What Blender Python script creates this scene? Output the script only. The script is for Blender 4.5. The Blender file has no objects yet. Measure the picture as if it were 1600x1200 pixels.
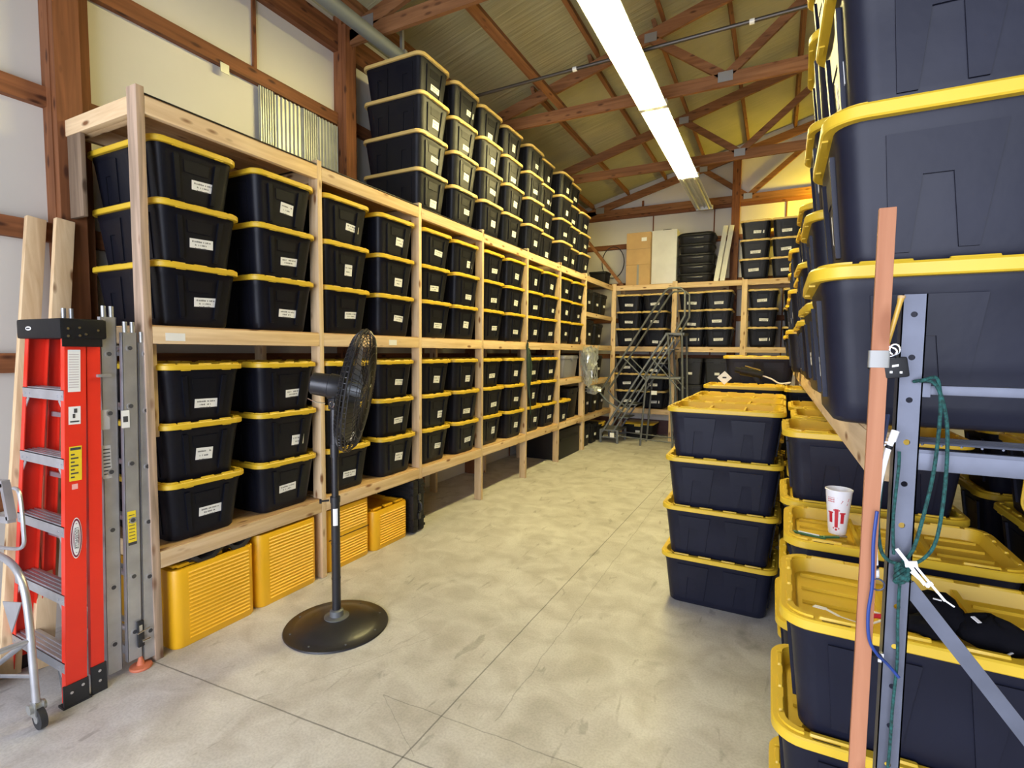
import bpy, bmesh, math, random
from mathutils import Vector, Matrix
R = math.radians
rnd = random.Random(7)
scn = bpy.context.scene
COL = scn.collection

# ------------------------------------------------------------------ camera
F_PX, PITCH, YAW, ROLL, CAM_Z = 804.07, 0.06425, 0.47496, 0.00953, 1.7147
cam_data = bpy.data.cameras.new('camera')
cam_data.sensor_width = 36.0
cam_data.lens = F_PX / 1600 * 36.0
cam_data.clip_start = 0.05
camera = bpy.data.objects.new('camera', cam_data)
COL.objects.link(camera)
fw = Vector((-math.sin(YAW) * math.cos(PITCH), math.cos(YAW) * math.cos(PITCH), -math.sin(PITCH)))
rt = Vector((math.cos(YAW), math.sin(YAW), 0))
up = rt.cross(fw)
cr, sr = math.cos(ROLL), math.sin(ROLL)
rt2 = rt * cr + up * sr
up2 = up * cr - rt * sr
m = Matrix(((rt2.x, up2.x, -fw.x, 0), (rt2.y, up2.y, -fw.y, 0), (rt2.z, up2.z, -fw.z, CAM_Z), (0, 0, 0, 1)))
camera.matrix_world = m
scn.camera = camera

# ------------------------------------------------------------------ world, light, exposure
scn.view_settings.view_transform = 'Standard'
scn.view_settings.look = 'None'
scn.view_settings.gamma = 1
scn.view_settings.use_curve_mapping = False
scn.view_settings.exposure = 0.38
world = bpy.data.worlds.new('daylight')
scn.world = world
world.use_nodes = True
wn = world.node_tree.nodes['Background']
wn.inputs['Color'].default_value = (0.72, 0.83, 1.0, 1)
wn.inputs['Strength'].default_value = 1.0

def area(name, loc, aim, sx, sy, power, col):
    l = bpy.data.lights.new(name, 'AREA')
    l.shape = 'RECTANGLE'; l.size = sx; l.size_y = sy; l.energy = power; l.color = col
    o = bpy.data.objects.new(name, l); COL.objects.link(o)
    o.location = loc
    o.rotation_euler = (Vector(aim) - Vector(loc)).to_track_quat('-Z', 'Y').to_euler()
    return o
DOOR = area('door_daylight', (-1.3, -3.3, 1.8), (-1.6, 3.0, 0.7), 5.4, 3.2, 330, (0.82, 0.85, 1.0))
YSHAFT = area('yellow_wall_lamp', (0.95, 10.45, 4.3), (0.35, 10.95, 4.25), 0.3, 0.2, 34, (1.0, 0.72, 0.02))

# ------------------------------------------------------------------ mesh helper
class MB:
    def __init__(s):
        s.v = []; s.f = []; s.m = []
    def add(s, vs, fs, mi=0):
        n = len(s.v)
        s.v += [tuple(v) for v in vs]
        s.f += [tuple(i + n for i in f) for f in fs]
        s.m += [mi] * len(fs)
    def box(s, lo, hi, mi=0, b=0.0):
        x0, y0, z0 = lo; x1, y1, z1 = hi
        s.obox(Vector(((x0+x1)/2, (y0+y1)/2, (z0+z1)/2)), Vector(((x1-x0)/2, 0, 0)), Vector((0, (y1-y0)/2, 0)), Vector((0, 0, (z1-z0)/2)), mi, b)
    def obox(s, c, a, b_, d, mi=0, bev=0.0):
        c = Vector(c); a = Vector(a); b_ = Vector(b_); d = Vector(d)
        if bev <= 0:
            vs = [c + a*i + b_*j + d*k for k in (-1, 1) for j in (-1, 1) for i in (-1, 1)]
            s.add(vs, [(0,2,3,1),(4,5,7,6),(0,1,5,4),(2,6,7,3),(0,4,6,2),(1,3,7,5)], mi)
            return
        bm = bmesh.new()
        vv = [bm.verts.new(c + a*i + b_*j + d*k) for k in (-1, 1) for j in (-1, 1) for i in (-1, 1)]
        for f in [(0,2,3,1),(4,5,7,6),(0,1,5,4),(2,6,7,3),(0,4,6,2),(1,3,7,5)]:
            bm.faces.new([vv[i] for i in f])
        bmesh.ops.bevel(bm, geom=bm.edges[:], offset=bev, segments=2, affect='EDGES', profile=0.6)
        bm.verts.index_update()
        s.add([v.co.copy() for v in bm.verts], [[v.index for v in f.verts] for f in bm.faces], mi)
        bm.free()
    def beam(s, p, q, w, h, upv=(0, 0, 1), mi=0, bev=0.0):
        p = Vector(p); q = Vector(q); d = (q - p); L = d.length; d.normalize()
        side = d.cross(Vector(upv))
        if side.length < 1e-4: side = d.cross(Vector((0, 1, 0)))
        side.normalize(); u = side.cross(d)
        s.obox((p + q) / 2, d * L / 2, side * w / 2, u * h / 2, mi, bev)
    def loft(s, loops, mi=0, cap0=True, cap1=True):
        n = len(loops[0]); vs = []; fs = []
        for l in loops: vs += list(l)
        for k in range(len(loops) - 1):
            for i in range(n):
                j = (i + 1) % n
                fs.append((k*n + i, k*n + j, (k+1)*n + j, (k+1)*n + i))
        if cap0: fs.append(tuple(reversed(range(n))))
        if cap1: fs.append(tuple((len(loops)-1)*n + i for i in range(n)))
        s.add(vs, fs, mi)
    def cyl(s, p, q, r, n=16, mi=0, r2=None, caps=True):
        p = Vector(p); q = Vector(q); d = (q - p).normalized()
        a = d.orthogonal().normalized(); b = d.cross(a)
        r2 = r if r2 is None else r2
        l0 = [p + (a*math.cos(t) + b*math.sin(t)) * r for t in [2*math.pi*i/n for i in range(n)]]
        l1 = [q + (a*math.cos(t) + b*math.sin(t)) * r2 for t in [2*math.pi*i/n for i in range(n)]]
        s.loft([l0, l1], mi, caps, caps)
    def tube(s, pts, r, n=10, mi=0, closed=False):
        P = [Vector(p) for p in pts]; N = len(P)
        loops = []; prev = None
        for i in range(N):
            if closed: t = (P[(i+1) % N] - P[i-1]).normalized()
            elif i == 0: t = (P[1] - P[0]).normalized()
            elif i == N-1: t = (P[-1] - P[-2]).normalized()
            else: t = ((P[i+1]-P[i]).normalized() + (P[i]-P[i-1]).normalized()).normalized()
            a = t.orthogonal().normalized() if prev is None else (prev - t*prev.dot(t)).normalized()
            prev = a; b = t.cross(a)
            rr = r[i] if isinstance(r, (list, tuple)) else r
            loops.append([P[i] + (a*math.cos(u) + b*math.sin(u))*rr for u in [2*math.pi*k/n for k in range(n)]])
        if closed:
            loops.append(loops[0]); s.loft(loops, mi, False, False)
        else: s.loft(loops, mi)
    def lathe(s, c, prof, n=32, mi=0):
        c = Vector(c)
        loops = [[c + Vector((r*math.cos(t), r*math.sin(t), z)) for t in [2*math.pi*i/n for i in range(n)]] for r, z in prof]
        s.loft(loops, mi)
    def mesh(s, name, mats, smooth=35):
        me = bpy.data.meshes.new(name)
        me.from_pydata([tuple(v) for v in s.v], [], s.f)
        bm = bmesh.new(); bm.from_mesh(me)
        bmesh.ops.recalc_face_normals(bm, faces=bm.faces[:])
        bm.to_mesh(me); bm.free()
        for mm in (mats if isinstance(mats, (list, tuple)) else [mats]): me.materials.append(mm)
        if len(s.m) == len(me.polygons):
            me.polygons.foreach_set('material_index', s.m)
        if smooth:
            me.shade_smooth(); me.set_sharp_from_angle(angle=R(smooth))
        return me

def link(name, me, parent=None, loc=None):
    o = bpy.data.objects.new(name, me); COL.objects.link(o)
    if parent: o.parent = parent
    if loc: o.location = loc
    return o
def part(name, mb, mats, parent=None, label=None, smooth=35):
    o = link(name, mb.mesh(name, mats, smooth), parent)
    if label: o['label'] = label
    return o
def tag(o, label, cat, group=None):
    o['label'] = label; o['category'] = cat
    if group: o['group'] = group
    return o
def thing(name, label, cat, loc=(0, 0, 0), rz=0.0, group=None):
    o = bpy.data.objects.new(name, None); COL.objects.link(o)
    o.location = loc; o.rotation_euler = (0, 0, rz); o.empty_display_size = 0.1
    return tag(o, label, cat, group)
def origin(mb, c):
    c = Vector(c); mb.v = [tuple(Vector(v) - c) for v in mb.v]; return c
def solo(name, mb, mats, label, cat, base, group=None, smooth=35):
    c = origin(mb, base)
    o = link(name, mb.mesh(name, mats, smooth)); o.location = c
    return tag(o, label, cat, group)
def struct(name, mb, mats, parent=None, smooth=35):
    o = part(name, mb, mats, parent, smooth=smooth)
    if not parent: o['kind'] = 'structure'
    return o
def rrect(L, W, r, z, n=5, cx=0, cy=0):
    r = min(r, L/2 - 1e-3, W/2 - 1e-3); out = []
    for k, (sx, sy) in enumerate([(1, 1), (-1, 1), (-1, -1), (1, -1)]):
        for i in range(n + 1):
            t = R(90*k) + R(90)*i/n
            out.append(Vector((cx + sx*(L/2 - r) + r*math.cos(t), cy + sy*(W/2 - r) + r*math.sin(t), z)))
    return out
def smoothpts(P, k=6):
    P = [Vector(p) for p in P]; out = []
    for i in range(len(P) - 1):
        p0 = P[max(i-1, 0)]; p1 = P[i]; p2 = P[i+1]; p3 = P[min(i+2, len(P)-1)]
        for j in range(k):
            t = j/k
            out.append(0.5*((2*p1) + (p2-p0)*t + (2*p0-5*p1+4*p2-p3)*t*t + (3*p1-p0-3*p2+p3)*t**3))
    out.append(P[-1]); return out

# ------------------------------------------------------------------ materials
def mat(name, col, rough=0.5, metal=0.0, spec=None, bump=0.0, bscale=60.0, vary=0.0, vscale=4.0, emit=None):
    m = bpy.data.materials.new(name); m.use_nodes = True
    nt = m.node_tree; b = nt.nodes['Principled BSDF']
    b.inputs['Base Color'].default_value = (*col, 1); b.inputs['Roughness'].default_value = rough
    b.inputs['Metallic'].default_value = metal
    if spec is not None: b.inputs['Specular IOR Level'].default_value = spec
    if emit:
        b.inputs['Emission Color'].default_value = (*emit[0], 1); b.inputs['Emission Strength'].default_value = emit[1]
    tc = nt.nodes.new('ShaderNodeTexCoord')
    nz = nt.nodes.new('ShaderNodeTexNoise'); nz.inputs['Scale'].default_value = vscale; nz.inputs['Detail'].default_value = 5
    nt.links.new(tc.outputs['Object'], nz.inputs['Vector'])
    rp = nt.nodes.new('ShaderNodeValToRGB')
    k = vary if vary else 0.06
    rp.color_ramp.elements[0].position = 0.3; rp.color_ramp.elements[1].position = 0.7
    rp.color_ramp.elements[0].color = (*[max(0, c*(1-k)) for c in col], 1)
    rp.color_ramp.elements[1].color = (*[min(1, c*(1+k)) for c in col], 1)
    nt.links.new(nz.outputs['Fac'], rp.inputs['Fac']); nt.links.new(rp.outputs['Color'], b.inputs['Base Color'])
    if bump:
        n2 = nt.nodes.new('ShaderNodeTexNoise'); n2.inputs['Scale'].default_value = bscale; n2.inputs['Detail'].default_value = 3
        nt.links.new(tc.outputs['Object'], n2.inputs['Vector'])
        bp = nt.nodes.new('ShaderNodeBump'); bp.inputs['Strength'].default_value = bump; bp.inputs['Distance'].default_value = 0.002
        nt.links.new(n2.outputs['Fac'], bp.inputs['Height']); nt.links.new(bp.outputs['Normal'], b.inputs['Normal'])
    return m
def wood(name, axis, c0, c1, knot, rough=0.7, grain=1.0, knots=True):
    m = bpy.data.materials.new(name); m.use_nodes = True
    nt = m.node_tree; N = nt.nodes; L = nt.links; b = N['Principled BSDF']; b.inputs['Roughness'].default_value = rough
    b.inputs['Specular IOR Level'].default_value = 0.25
    tc = N.new('ShaderNodeTexCoord'); oi = N.new('ShaderNodeObjectInfo')
    ad = N.new('ShaderNodeVectorMath'); ad.operation = 'ADD'
    mu = N.new('ShaderNodeMath'); mu.operation = 'MULTIPLY'; mu.inputs[1].default_value = 37.0
    L.new(oi.outputs['Random'], mu.inputs[0]); L.new(tc.outputs['Object'], ad.inputs[0]); L.new(mu.outputs[0], ad.inputs[1])
    mp = N.new('ShaderNodeMapping'); sc = [26, 26, 26]; sc[axis] = 1.6
    mp.inputs['Scale'].default_value = [x*grain for x in sc]
    L.new(ad.outputs[0], mp.inputs['Vector'])
    nz = N.new('ShaderNodeTexNoise'); nz.inputs['Scale'].default_value = 1.0; nz.inputs['Detail'].default_value = 6; nz.inputs['Distortion'].default_value = 0.6
    L.new(mp.outputs[0], nz.inputs['Vector'])
    rp = N.new('ShaderNodeValToRGB'); rp.color_ramp.elements[0].position = 0.32; rp.color_ramp.elements[1].position = 0.68
    rp.color_ramp.elements[0].color = (*c0, 1); rp.color_ramp.elements[1].color = (*c1, 1)
    L.new(nz.outputs['Fac'], rp.inputs['Fac'])
    out = rp.outputs['Color']
    # per-board tint
    hs = N.new('ShaderNodeHueSaturation'); mr = N.new('ShaderNodeMapRange'); mr.inputs[3].default_value = 0.86; mr.inputs[4].default_value = 1.12
    L.new(oi.outputs['Random'], mr.inputs[0]); L.new(mr.outputs[0], hs.inputs['Value']); L.new(out, hs.inputs['Color']); out = hs.outputs['Color']
    if knots:
        mk = N.new('ShaderNodeMapping'); sk = [13, 13, 13]; sk[axis] = 4.5; mk.inputs['Scale'].default_value = sk
        L.new(ad.outputs[0], mk.inputs['Vector'])
        vo = N.new('ShaderNodeTexVoronoi'); vo.inputs['Scale'].default_value = 1.0; L.new(mk.outputs[0], vo.inputs['Vector'])
        rk = N.new('ShaderNodeValToRGB'); rk.color_ramp.elements[0].position = 0.10; rk.color_ramp.elements[1].position = 0.22
        rk.color_ramp.elements[0].color = (1, 1, 1, 1); rk.color_ramp.elements[1].color = (0, 0, 0, 1)
        L.new(vo.outputs['Distance'], rk.inputs['Fac'])
        mx = N.new('ShaderNodeMixRGB'); mx.inputs['Color2'].default_value = (*knot, 1)
        L.new(rk.outputs['Color'], mx.inputs['Fac']); L.new(out, mx.inputs['Color1']); out = mx.outputs['Color']
    L.new(out, b.inputs['Base Color'])
    bp = N.new('ShaderNodeBump'); bp.inputs['Strength'].default_value = 0.25; bp.inputs['Distance'].default_value = 0.002
    L.new(nz.outputs['Fac'], bp.inputs['Height']); L.new(bp.outputs['Normal'], b.inputs['Normal'])
    return m
PINE = [wood('pine_%s' % 'xyz'[a], a, (0.58, 0.40, 0.215), (0.76, 0.58, 0.35), (0.22, 0.10, 0.04)) for a in range(3)]
GREYPINE = wood('weathered_pine', 2, (0.26, 0.19, 0.13), (0.58, 0.42, 0.30), (0.18, 0.09, 0.05))
BROWN = [wood('treated_timber_%s' % 'xyz'[a], a, (0.15, 0.055, 0.020), (0.27, 0.105, 0.042), (0.07, 0.025, 0.012), 0.65) for a in range(3)]
TRUSSW = [wood('truss_timber_%s' % 'xyz'[a], a, (0.20, 0.085, 0.032), (0.33, 0.155, 0.065), (0.12, 0.05, 0.02), 0.7) for a in range(3)]
STICKW = wood('reddish_stake', 2, (0.34, 0.135, 0.065), (0.47, 0.215, 0.115), (0.30, 0.12, 0.06), 0.65)
PLYW = wood('deck_plywood', 1, (0.50, 0.30, 0.14), (0.66, 0.44, 0.22), (0.2, 0.1, 0.05), 0.8, 0.4)
CARD = mat('cardboard', (0.50, 0.33, 0.15), 0.85, vary=0.1)
BLACKP = mat('black_tote_plastic', (0.0062, 0.0068, 0.0115), 0.40, spec=0.20, bump=0.25, bscale=25, vary=0.15)
NAVYP = mat('navy_black_tote_plastic', (0.0100, 0.0112, 0.0225), 0.40, spec=0.24, bump=0.25, bscale=25, vary=0.15)
BLACKD = mat('dull_black_plastic', (0.010, 0.010, 0.011), 0.5, spec=0.22, bump=0.2, bscale=40)
YELP = mat('yellow_lid_plastic', (0.70, 0.465, 0.028), 0.42, bump=0.15, bscale=30, vary=0.06)
YELC = mat('yellow_crate_plastic', (0.86, 0.46, 0.012), 0.40, bump=0.1, vary=0.04)
PAPER = mat('white_paper', (0.82, 0.82, 0.79), 0.7)
INK = mat('dark_ink', (0.05, 0.05, 0.055), 0.7)
PANEL = mat('white_wall_panel', (0.66, 0.63, 0.56), 0.55, vary=0.05, vscale=1.2)
STEEL = mat('painted_grey_steel', (0.105, 0.115, 0.15), 0.45, metal=0.35, bump=0.1, vary=0.15, vscale=12)
STEELD = mat('grey_ladder_steel', (0.15, 0.16, 0.165), 0.5, metal=0.4)
ALU = mat('aluminium', (0.56, 0.57, 0.60), 0.38, metal=0.75, vary=0.12, vscale=9)
REDF = mat('red_fibreglass', (0.78, 0.035, 0.015), 0.38, vary=0.05)
RUBBER = mat('black_rubber', (0.02, 0.02, 0.022), 0.6)
FANB = mat('black_fan_enamel', (0.018, 0.018, 0.021), 0.33, bump=0.1)
WHITEM = mat('white_enamel', (0.72, 0.72, 0.68), 0.4)
CHROME = mat('chrome', (0.75, 0.75, 0.76), 0.18, metal=1.0)
GALV = mat('galvanised_plate', (0.42, 0.43, 0.42), 0.45, metal=0.7)
PIPEG = mat('grey_duct_pipe', (0.17, 0.19, 0.19), 0.5)
ORANGE = mat('orange_foot', (0.70, 0.20, 0.10), 0.6)
CUPW = mat('cup_plastic', (0.78, 0.78, 0.80), 0.35)
CUPR = mat('cup_red_print', (0.50, 0.02, 0.035), 0.4)
GREENR = mat('green_rope', (0.008, 0.062, 0.055), 0.8, bump=0.8, bscale=500, vary=0.7, vscale=160)
GREENP = mat('green_lanyard', (0.015, 0.12, 0.05), 0.6)
BLUEC = mat('blue_cable', (0.015, 0.045, 0.22), 0.4)
NAVY = mat('navy_cable', (0.02, 0.03, 0.07), 0.45)
WHITEC = mat('white_cable', (0.85, 0.85, 0.86), 0.4)
CLOTH = mat('black_cloth', (0.004, 0.004, 0.006), 0.95, spec=0.1, bump=0.6, bscale=90)
BRASS = mat('amber_handle', (0.55, 0.33, 0.05), 0.35)
TAPE = mat('clear_grey_tape', (0.28, 0.28, 0.26), 0.3)
TUBEON = mat('lit_fluorescent_tube', (1, 1, 1), 0.5, emit=((1.0, 0.85, 0.36), 135))
TUBEOFF = mat('unlit_tube', (0.62, 0.62, 0.48), 0.3)
YSTK = mat('yellow_sticker', (0.85, 0.65, 0.03), 0.5)
GREYBOX = mat('grey_clear_plastic', (0.20, 0.20, 0.24), 0.3)
SILVER = mat('crumpled_silver_film', (0.55, 0.57, 0.56), 0.3, metal=0.6)
MAROON = mat('maroon_logo', (0.20, 0.015, 0.05), 0.5)

CHARC = mat('charcoal_bin', (.014, .014, .017), .45, spec=.25)
TUBELIT = mat('tube_lit_yellow_lid_plastic', (0.66, 0.475, 0.16), 0.45, vary=0.06)  # same yellow lid plastic, with the tan cast of the tube light painted in
def floor_mat():
    m = bpy.data.materials.new('worn_concrete'); m.use_nodes = True
    nt = m.node_tree; N = nt.nodes; L = nt.links; b = N['Principled BSDF']
    tc = N.new('ShaderNodeTexCoord')
    def noise(sc, det, dist=0, vec=None):
        n = N.new('ShaderNodeTexNoise'); n.inputs['Scale'].default_value = sc; n.inputs['Detail'].default_value = det; n.inputs['Distortion'].default_value = dist
        L.new(vec or tc.outputs['Object'], n.inputs['Vector']); return n.outputs['Fac']
    def ramp(f, p0, p1, c0, c1):
        r = N.new('ShaderNodeValToRGB'); r.color_ramp.elements[0].position = p0; r.color_ramp.elements[1].position = p1
        r.color_ramp.elements[0].color = (*c0, 1); r.color_ramp.elements[1].color = (*c1, 1); L.new(f, r.inputs['Fac']); return r.outputs['Color']
    def mul(a, c, fac=1.0):
        x = N.new('ShaderNodeMixRGB'); x.blend_type = 'MULTIPLY'; x.inputs['Fac'].default_value = fac
        L.new(a, x.inputs['Color1']); L.new(c, x.inputs['Color2']); return x.outputs['Color']
    base = ramp(noise(0.8, 6, 0.5), 0.3, 0.7, (0.54, 0.525, 0.495), (0.68, 0.665, 0.64))
    base = mul(base, ramp(noise(5, 8, 0.6), 0.32, 0.62, (0.72, 0.70, 0.68), (1, 1, 1)), 0.9)
    base = mul(base, ramp(noise(90, 4), 0.35, 0.6, (0.82, 0.82, 0.82), (1, 1, 1)), 0.8)
    mp = N.new('ShaderNodeMapping'); mp.inputs['Scale'].default_value = (5.5, 1.6, 1); mp.inputs['Rotation'].default_value = (0, 0, R(35)); L.new(tc.outputs['Object'], mp.inputs['Vector'])
    base = mul(base, ramp(noise(2.2, 7, 0.8, mp.outputs[0]), 0.31, 0.37, (0.52, 0.50, 0.48), (1, 1, 1)), 0.55)
    base = mul(base, ramp(noise(2.6, 3), 0.26, 0.34, (0.60, 0.58, 0.56), (1, 1, 1)), 0.8)
    # saw cuts and cracks: |a*x + b*y + c| < w, wobbling a little
    sx = N.new('ShaderNodeSeparateXYZ'); L.new(tc.outputs['Object'], sx.inputs[0])
    wob = noise(6, 4)
    def M(op, a, b2=None, v=None):
        q = N.new('ShaderNodeMath'); q.operation = op
        for i, t in enumerate((a, b2)):
            if t is None: continue
            if isinstance(t, (int, float)): q.inputs[i].default_value = t
            else: L.new(t, q.inputs[i])
        return q.outputs[0]
    X, Y = sx.outputs['X'], sx.outputs['Y']
    lines = [  # (p, q, half width, wobble, strength)
        ((-1.36, -1), (-1.29, 8.6), .004, .004, .45), ((-1.10, 2.0), (-1.19, 8.0), .003, .02, .7),
        ((-3.0, 1.52), (2.0, 1.86), .004, .004, .45), ((-1.68, 1.90), (-0.6, 1.935), .003, .015, .65),
        ((-1.68, 1.90), (-1.30, 1.66), .002, .02, .75), ((-1.95, 2.70), (-2.0, 2.48), .002, .03, .7), ((-2.1, 1.75), (-1.75, 2.5), .002, .03, .75),
        ((-3.0, 5.9), (0.4, 5.95), .003, .006, .7)]
    for p, q, w, wb, st in lines:
        dx, dy = q[0]-p[0], q[1]-p[1]; ln = math.hypot(dx, dy); nx, ny = -dy/ln, dx/ln; tx, ty = dx/ln, dy/ln
        d = M('ADD', M('ADD', M('MULTIPLY', X, nx), M('MULTIPLY', Y, ny)), -(p[0]*nx + p[1]*ny))
        d = M('ADD', d, M('MULTIPLY', M('SUBTRACT', wob, 0.5), wb*2))
        t = M('ADD', M('ADD', M('MULTIPLY', X, tx), M('MULTIPLY', Y, ty)), -(p[0]*tx + p[1]*ty))
        k = M('MULTIPLY', M('LESS_THAN', M('ABSOLUTE', d), w), M('MULTIPLY', M('GREATER_THAN', t, 0.0), M('LESS_THAN', t, ln)))
        cv = M('SUBTRACT', 1.0, M('MULTIPLY', k, 1-st))
        cc = N.new('ShaderNodeCombineXYZ')
        for i in range(3): L.new(cv, cc.inputs[i])
        base = mul(base, cc.outputs[0])
    L.new(base, b.inputs['Base Color'])
    L.new(ramp(noise(3, 5), 0.3, 0.7, (0.42,)*3, (0.62,)*3), b.inputs['Roughness'])
    bp = N.new('ShaderNodeBump'); bp.inputs['Strength'].default_value = 0.25; bp.inputs['Distance'].default_value = 0.003
    L.new(noise(45, 6), bp.inputs['Height']); L.new(bp.outputs['Normal'], b.inputs['Normal'])
    return m
def ceiling_mat():
    m = mat('quilted_roof_insulation', (0.42, 0.41, 0.26), 0.6, vary=0.12, vscale=1.5)
    nt = m.node_tree; N = nt.nodes; L = nt.links; b = N['Principled BSDF']
    tc = N.new('ShaderNodeTexCoord'); mp = N.new('ShaderNodeMapping'); mp.inputs['Scale'].default_value = (0.25, 9, 1)
    L.new(tc.outputs['Object'], mp.inputs['Vector'])
    nz = N.new('ShaderNodeTexNoise'); nz.inputs['Scale'].default_value = 2.0; nz.inputs['Detail'].default_value = 5; nz.inputs['Distortion'].default_value = 0.5
    L.new(mp.outputs[0], nz.inputs['Vector'])
    bp = N.new('ShaderNodeBump'); bp.inputs['Strength'].default_value = 0.7; bp.inputs['Distance'].default_value = 0.02
    L.new(nz.outputs['Fac'], bp.inputs['Height']); L.new(bp.outputs['Normal'], b.inputs['Normal'])
    return m
def corrug_mat():
    return mat('bare_galvanised_sheet', (0.40, 0.41, 0.37), 0.4, metal=0.6, vary=0.15, vscale=6)

# ================================================================== SETTING
WX, EX, FY, BY = -3.85, 5.9, -1.6, 10.95
RIDGE = 1.0
def chord_z(x):           # underside of the top chord
    return 4.72 + 0.27 * ((x if x < RIDGE else 2*RIDGE - x) + 3.35)
b = MB(); b.box((WX-.2, FY-3, -0.15), (EX+.2, BY+.2, 0)); struct('floor', b, floor_mat(), smooth=0)
b = MB(); b.box((WX-.12, FY, 0), (WX, BY+.1, 4.9))
wl = struct('wall_left', b, PANEL, smooth=0)
def gable(y0, y1, holes=None):
    b = MB()
    pts = [(WX, 0), (EX, 0), (EX, chord_z(EX)+.3), (RIDGE, chord_z(RIDGE)+.3), (WX, chord_z(WX)+.3)]
    b.loft([[Vector((x, y0, z)) for x, z in pts], [Vector((x, y1, z)) for x, z in pts]]); return b
wb = struct('wall_back', gable(BY, BY+.12), PANEL, smooth=0)
b = MB(); b.box((EX, FY, 0), (EX+.12, BY+.1, 4.9)); struct('wall_right', b, PANEL, smooth=0)
# front wall with the big open door behind the camera
b = MB(); y0, y1 = FY-.12, FY
b.box((WX, y0, 0), (-3.4, y1, 3.6)); b.box((2.4, y0, 0), (EX, y1, 3.6))
pts = [(WX, 3.6), (EX, 3.6), (EX, chord_z(EX)+.3), (RIDGE, chord_z(RIDGE)+.3), (WX, chord_z(WX)+.3)]
b.loft([[Vector((x, y0, z)) for x, z in pts], [Vector((x, y1, z)) for x, z in pts]])
struct('wall_front', b, PANEL, smooth=0)
b = MB()
zt = lambda x: chord_z(x) + 0.16 + 0.10
for xa, xb in ((WX-.3, RIDGE), (RIDGE, EX+.3)):
    za, zb = zt(xa), zt(xb)
    b.add([(xa, FY-.2, za), (xb, FY-.2, zb), (xb, BY+.2, zb), (xa, BY+.2, za), (xa, FY-.2, za+.1), (xb, FY-.2, zb+.1), (xb, BY+.2, zb+.1), (xa, BY+.2, za+.1)],
          [(0,1,2,3),(4,7,6,5),(0,4,5,1),(1,5,6,2),(2,6,7,3),(3,7,4,0)])
ceil = struct('ceiling', b, ceiling_mat(), smooth=0)
for i in range(9):
    x = -3.62 + i*0.76
    if x > 2.4: break
    for (ya, yb) in ((FY, 3.8), (3.8, 6.15), (6.15, 8.5), (8.5, BY)):
        b = MB(); off = 0.05 * (1 if int(ya) % 2 else -1)
        sl = 0.27 if x < RIDGE else -0.27
        b.beam((x+off, ya, chord_z(x+off)+.205), (x+off, yb, chord_z(x+off)+.205), .045, .095, (-sl, 0, 1)); part('purlin', b, TRUSSW[1], ceil, smooth=0)
# wall framing
for z in (0.85, 1.62, 2.38, 3.15, 3.90):
    for ya, yb in ((FY, 1.49), (1.69, 3.72), (3.91, 6.06), (6.25, 8.4), (8.6, BY)):
        if z == 3.90 and ya == FY: z2 = 3.92
        else: z2 = z
        b = MB(); b.box((WX, ya, z2-.055), (WX+.05, yb, z2+.055)); part('girt', b, BROWN[1], wl, smooth=0)
b = MB(); b.box((WX, FY, 4.52), (WX+.06, BY, 4.76)); part('eave_beam', b, BROWN[1], wl, smooth=0)
for y in (1.49, 3.72, 6.06, 8.41):
    b = MB(); b.box((WX, y, 0), (WX+.10, y+.19, 4.85)); b.box((WX+.10, y+.005, 0), (WX+.15, y+.13, 4.75)); 
    part('wall_post', b, BROWN[2], wl, smooth=0)
b = MB()
for y in (-.4, .9, 2.86, 5.1, 7.4, 9.6): b.box((WX, y-.014, .0), (WX+.012, y+.014, 4.6)) if y > 2 and y != 2.86 else None
b.box((WX, 2.855, 3.95), (WX+.02, 2.885, 4.55)); b.box((WX, 1.69, 3.1), (WX+.03, 1.72, 4.5))
part('panel_seam', b, BROWN[2], wl, smooth=0)
b = MB(); b.box((WX+.05, 2.55, 3.79), (WX+.055, 2.62, 3.86)); part('metal_tab', b, GALV, wl, smooth=0)
# back wall framing
for z, h in ((4.585, .13), (3.94, .10), (3.12, .10), (2.38, .1), (1.62, .1)):
    b = MB(); b.box((WX, BY-.05, z-h/2), (EX, BY, z+h/2)); part('girt', b, BROWN[0], wb, smooth=0)
for x in (-0.81, 2.4):
    b = MB(); b.box((x-.07, BY-.16, 0), (x+.07, BY, chord_z(x)+.05)); part('wall_post', b, BROWN[2], wb, smooth=0)
b = MB()
for x in (-2.38, -1.20, .05, 1.2): b.box((x-.012, BY-.012, 0), (x+.012, BY, 4.53))
b.box((-2.62, BY-.03, 4.6), (-2.58, BY, 4.85))
part('panel_seam', b, BROWN[2], wb, smooth=0)
b = MB(); b.box((WX, BY-.03, 0), (EX, BY, .30)); o = struct('baseboard_back', b, mat('maroon_skirting', (0.10, 0.035, 0.03), .6), smooth=0)
# corrugated sheets on the left wall
b = MB(); y = 2.88; xw = WX+.035
segs = [(2.88, 3.02, 3.43, 3.84), (3.03, 3.30, 3.40, 3.83), (3.30, 3.46, 3.38, 3.83), (3.46, 3.70, 3.34, 3.82)]
for k, (ya, yb, za, zb) in enumerate(segs):
    n = 26; pr = []
    for i in range(n+1):
        t = i/n; yy = ya + (yb-ya)*t; xx = xw + .006*k + (.012 if (int(t*13) % 2) else 0.0); pr.append((xx, yy))
    vs = [(x_, y_, 2.9) for x_, y_ in pr] + [(x_, y_, zb) for x_, y_ in pr]
    b.add(vs, [(i, i+1, n+2+i, n+1+i) for i in range(n)])
o = solo('corrugated_sheet', b, corrug_mat(), 'bare corrugated metal sheets hung below the wall girt, above left shelving', 'metal sheet', (xw, 3.3, 2.9), smooth=0)
sm = o.modifiers.new('thick', 'SOLIDIFY'); sm.thickness = .002

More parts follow.
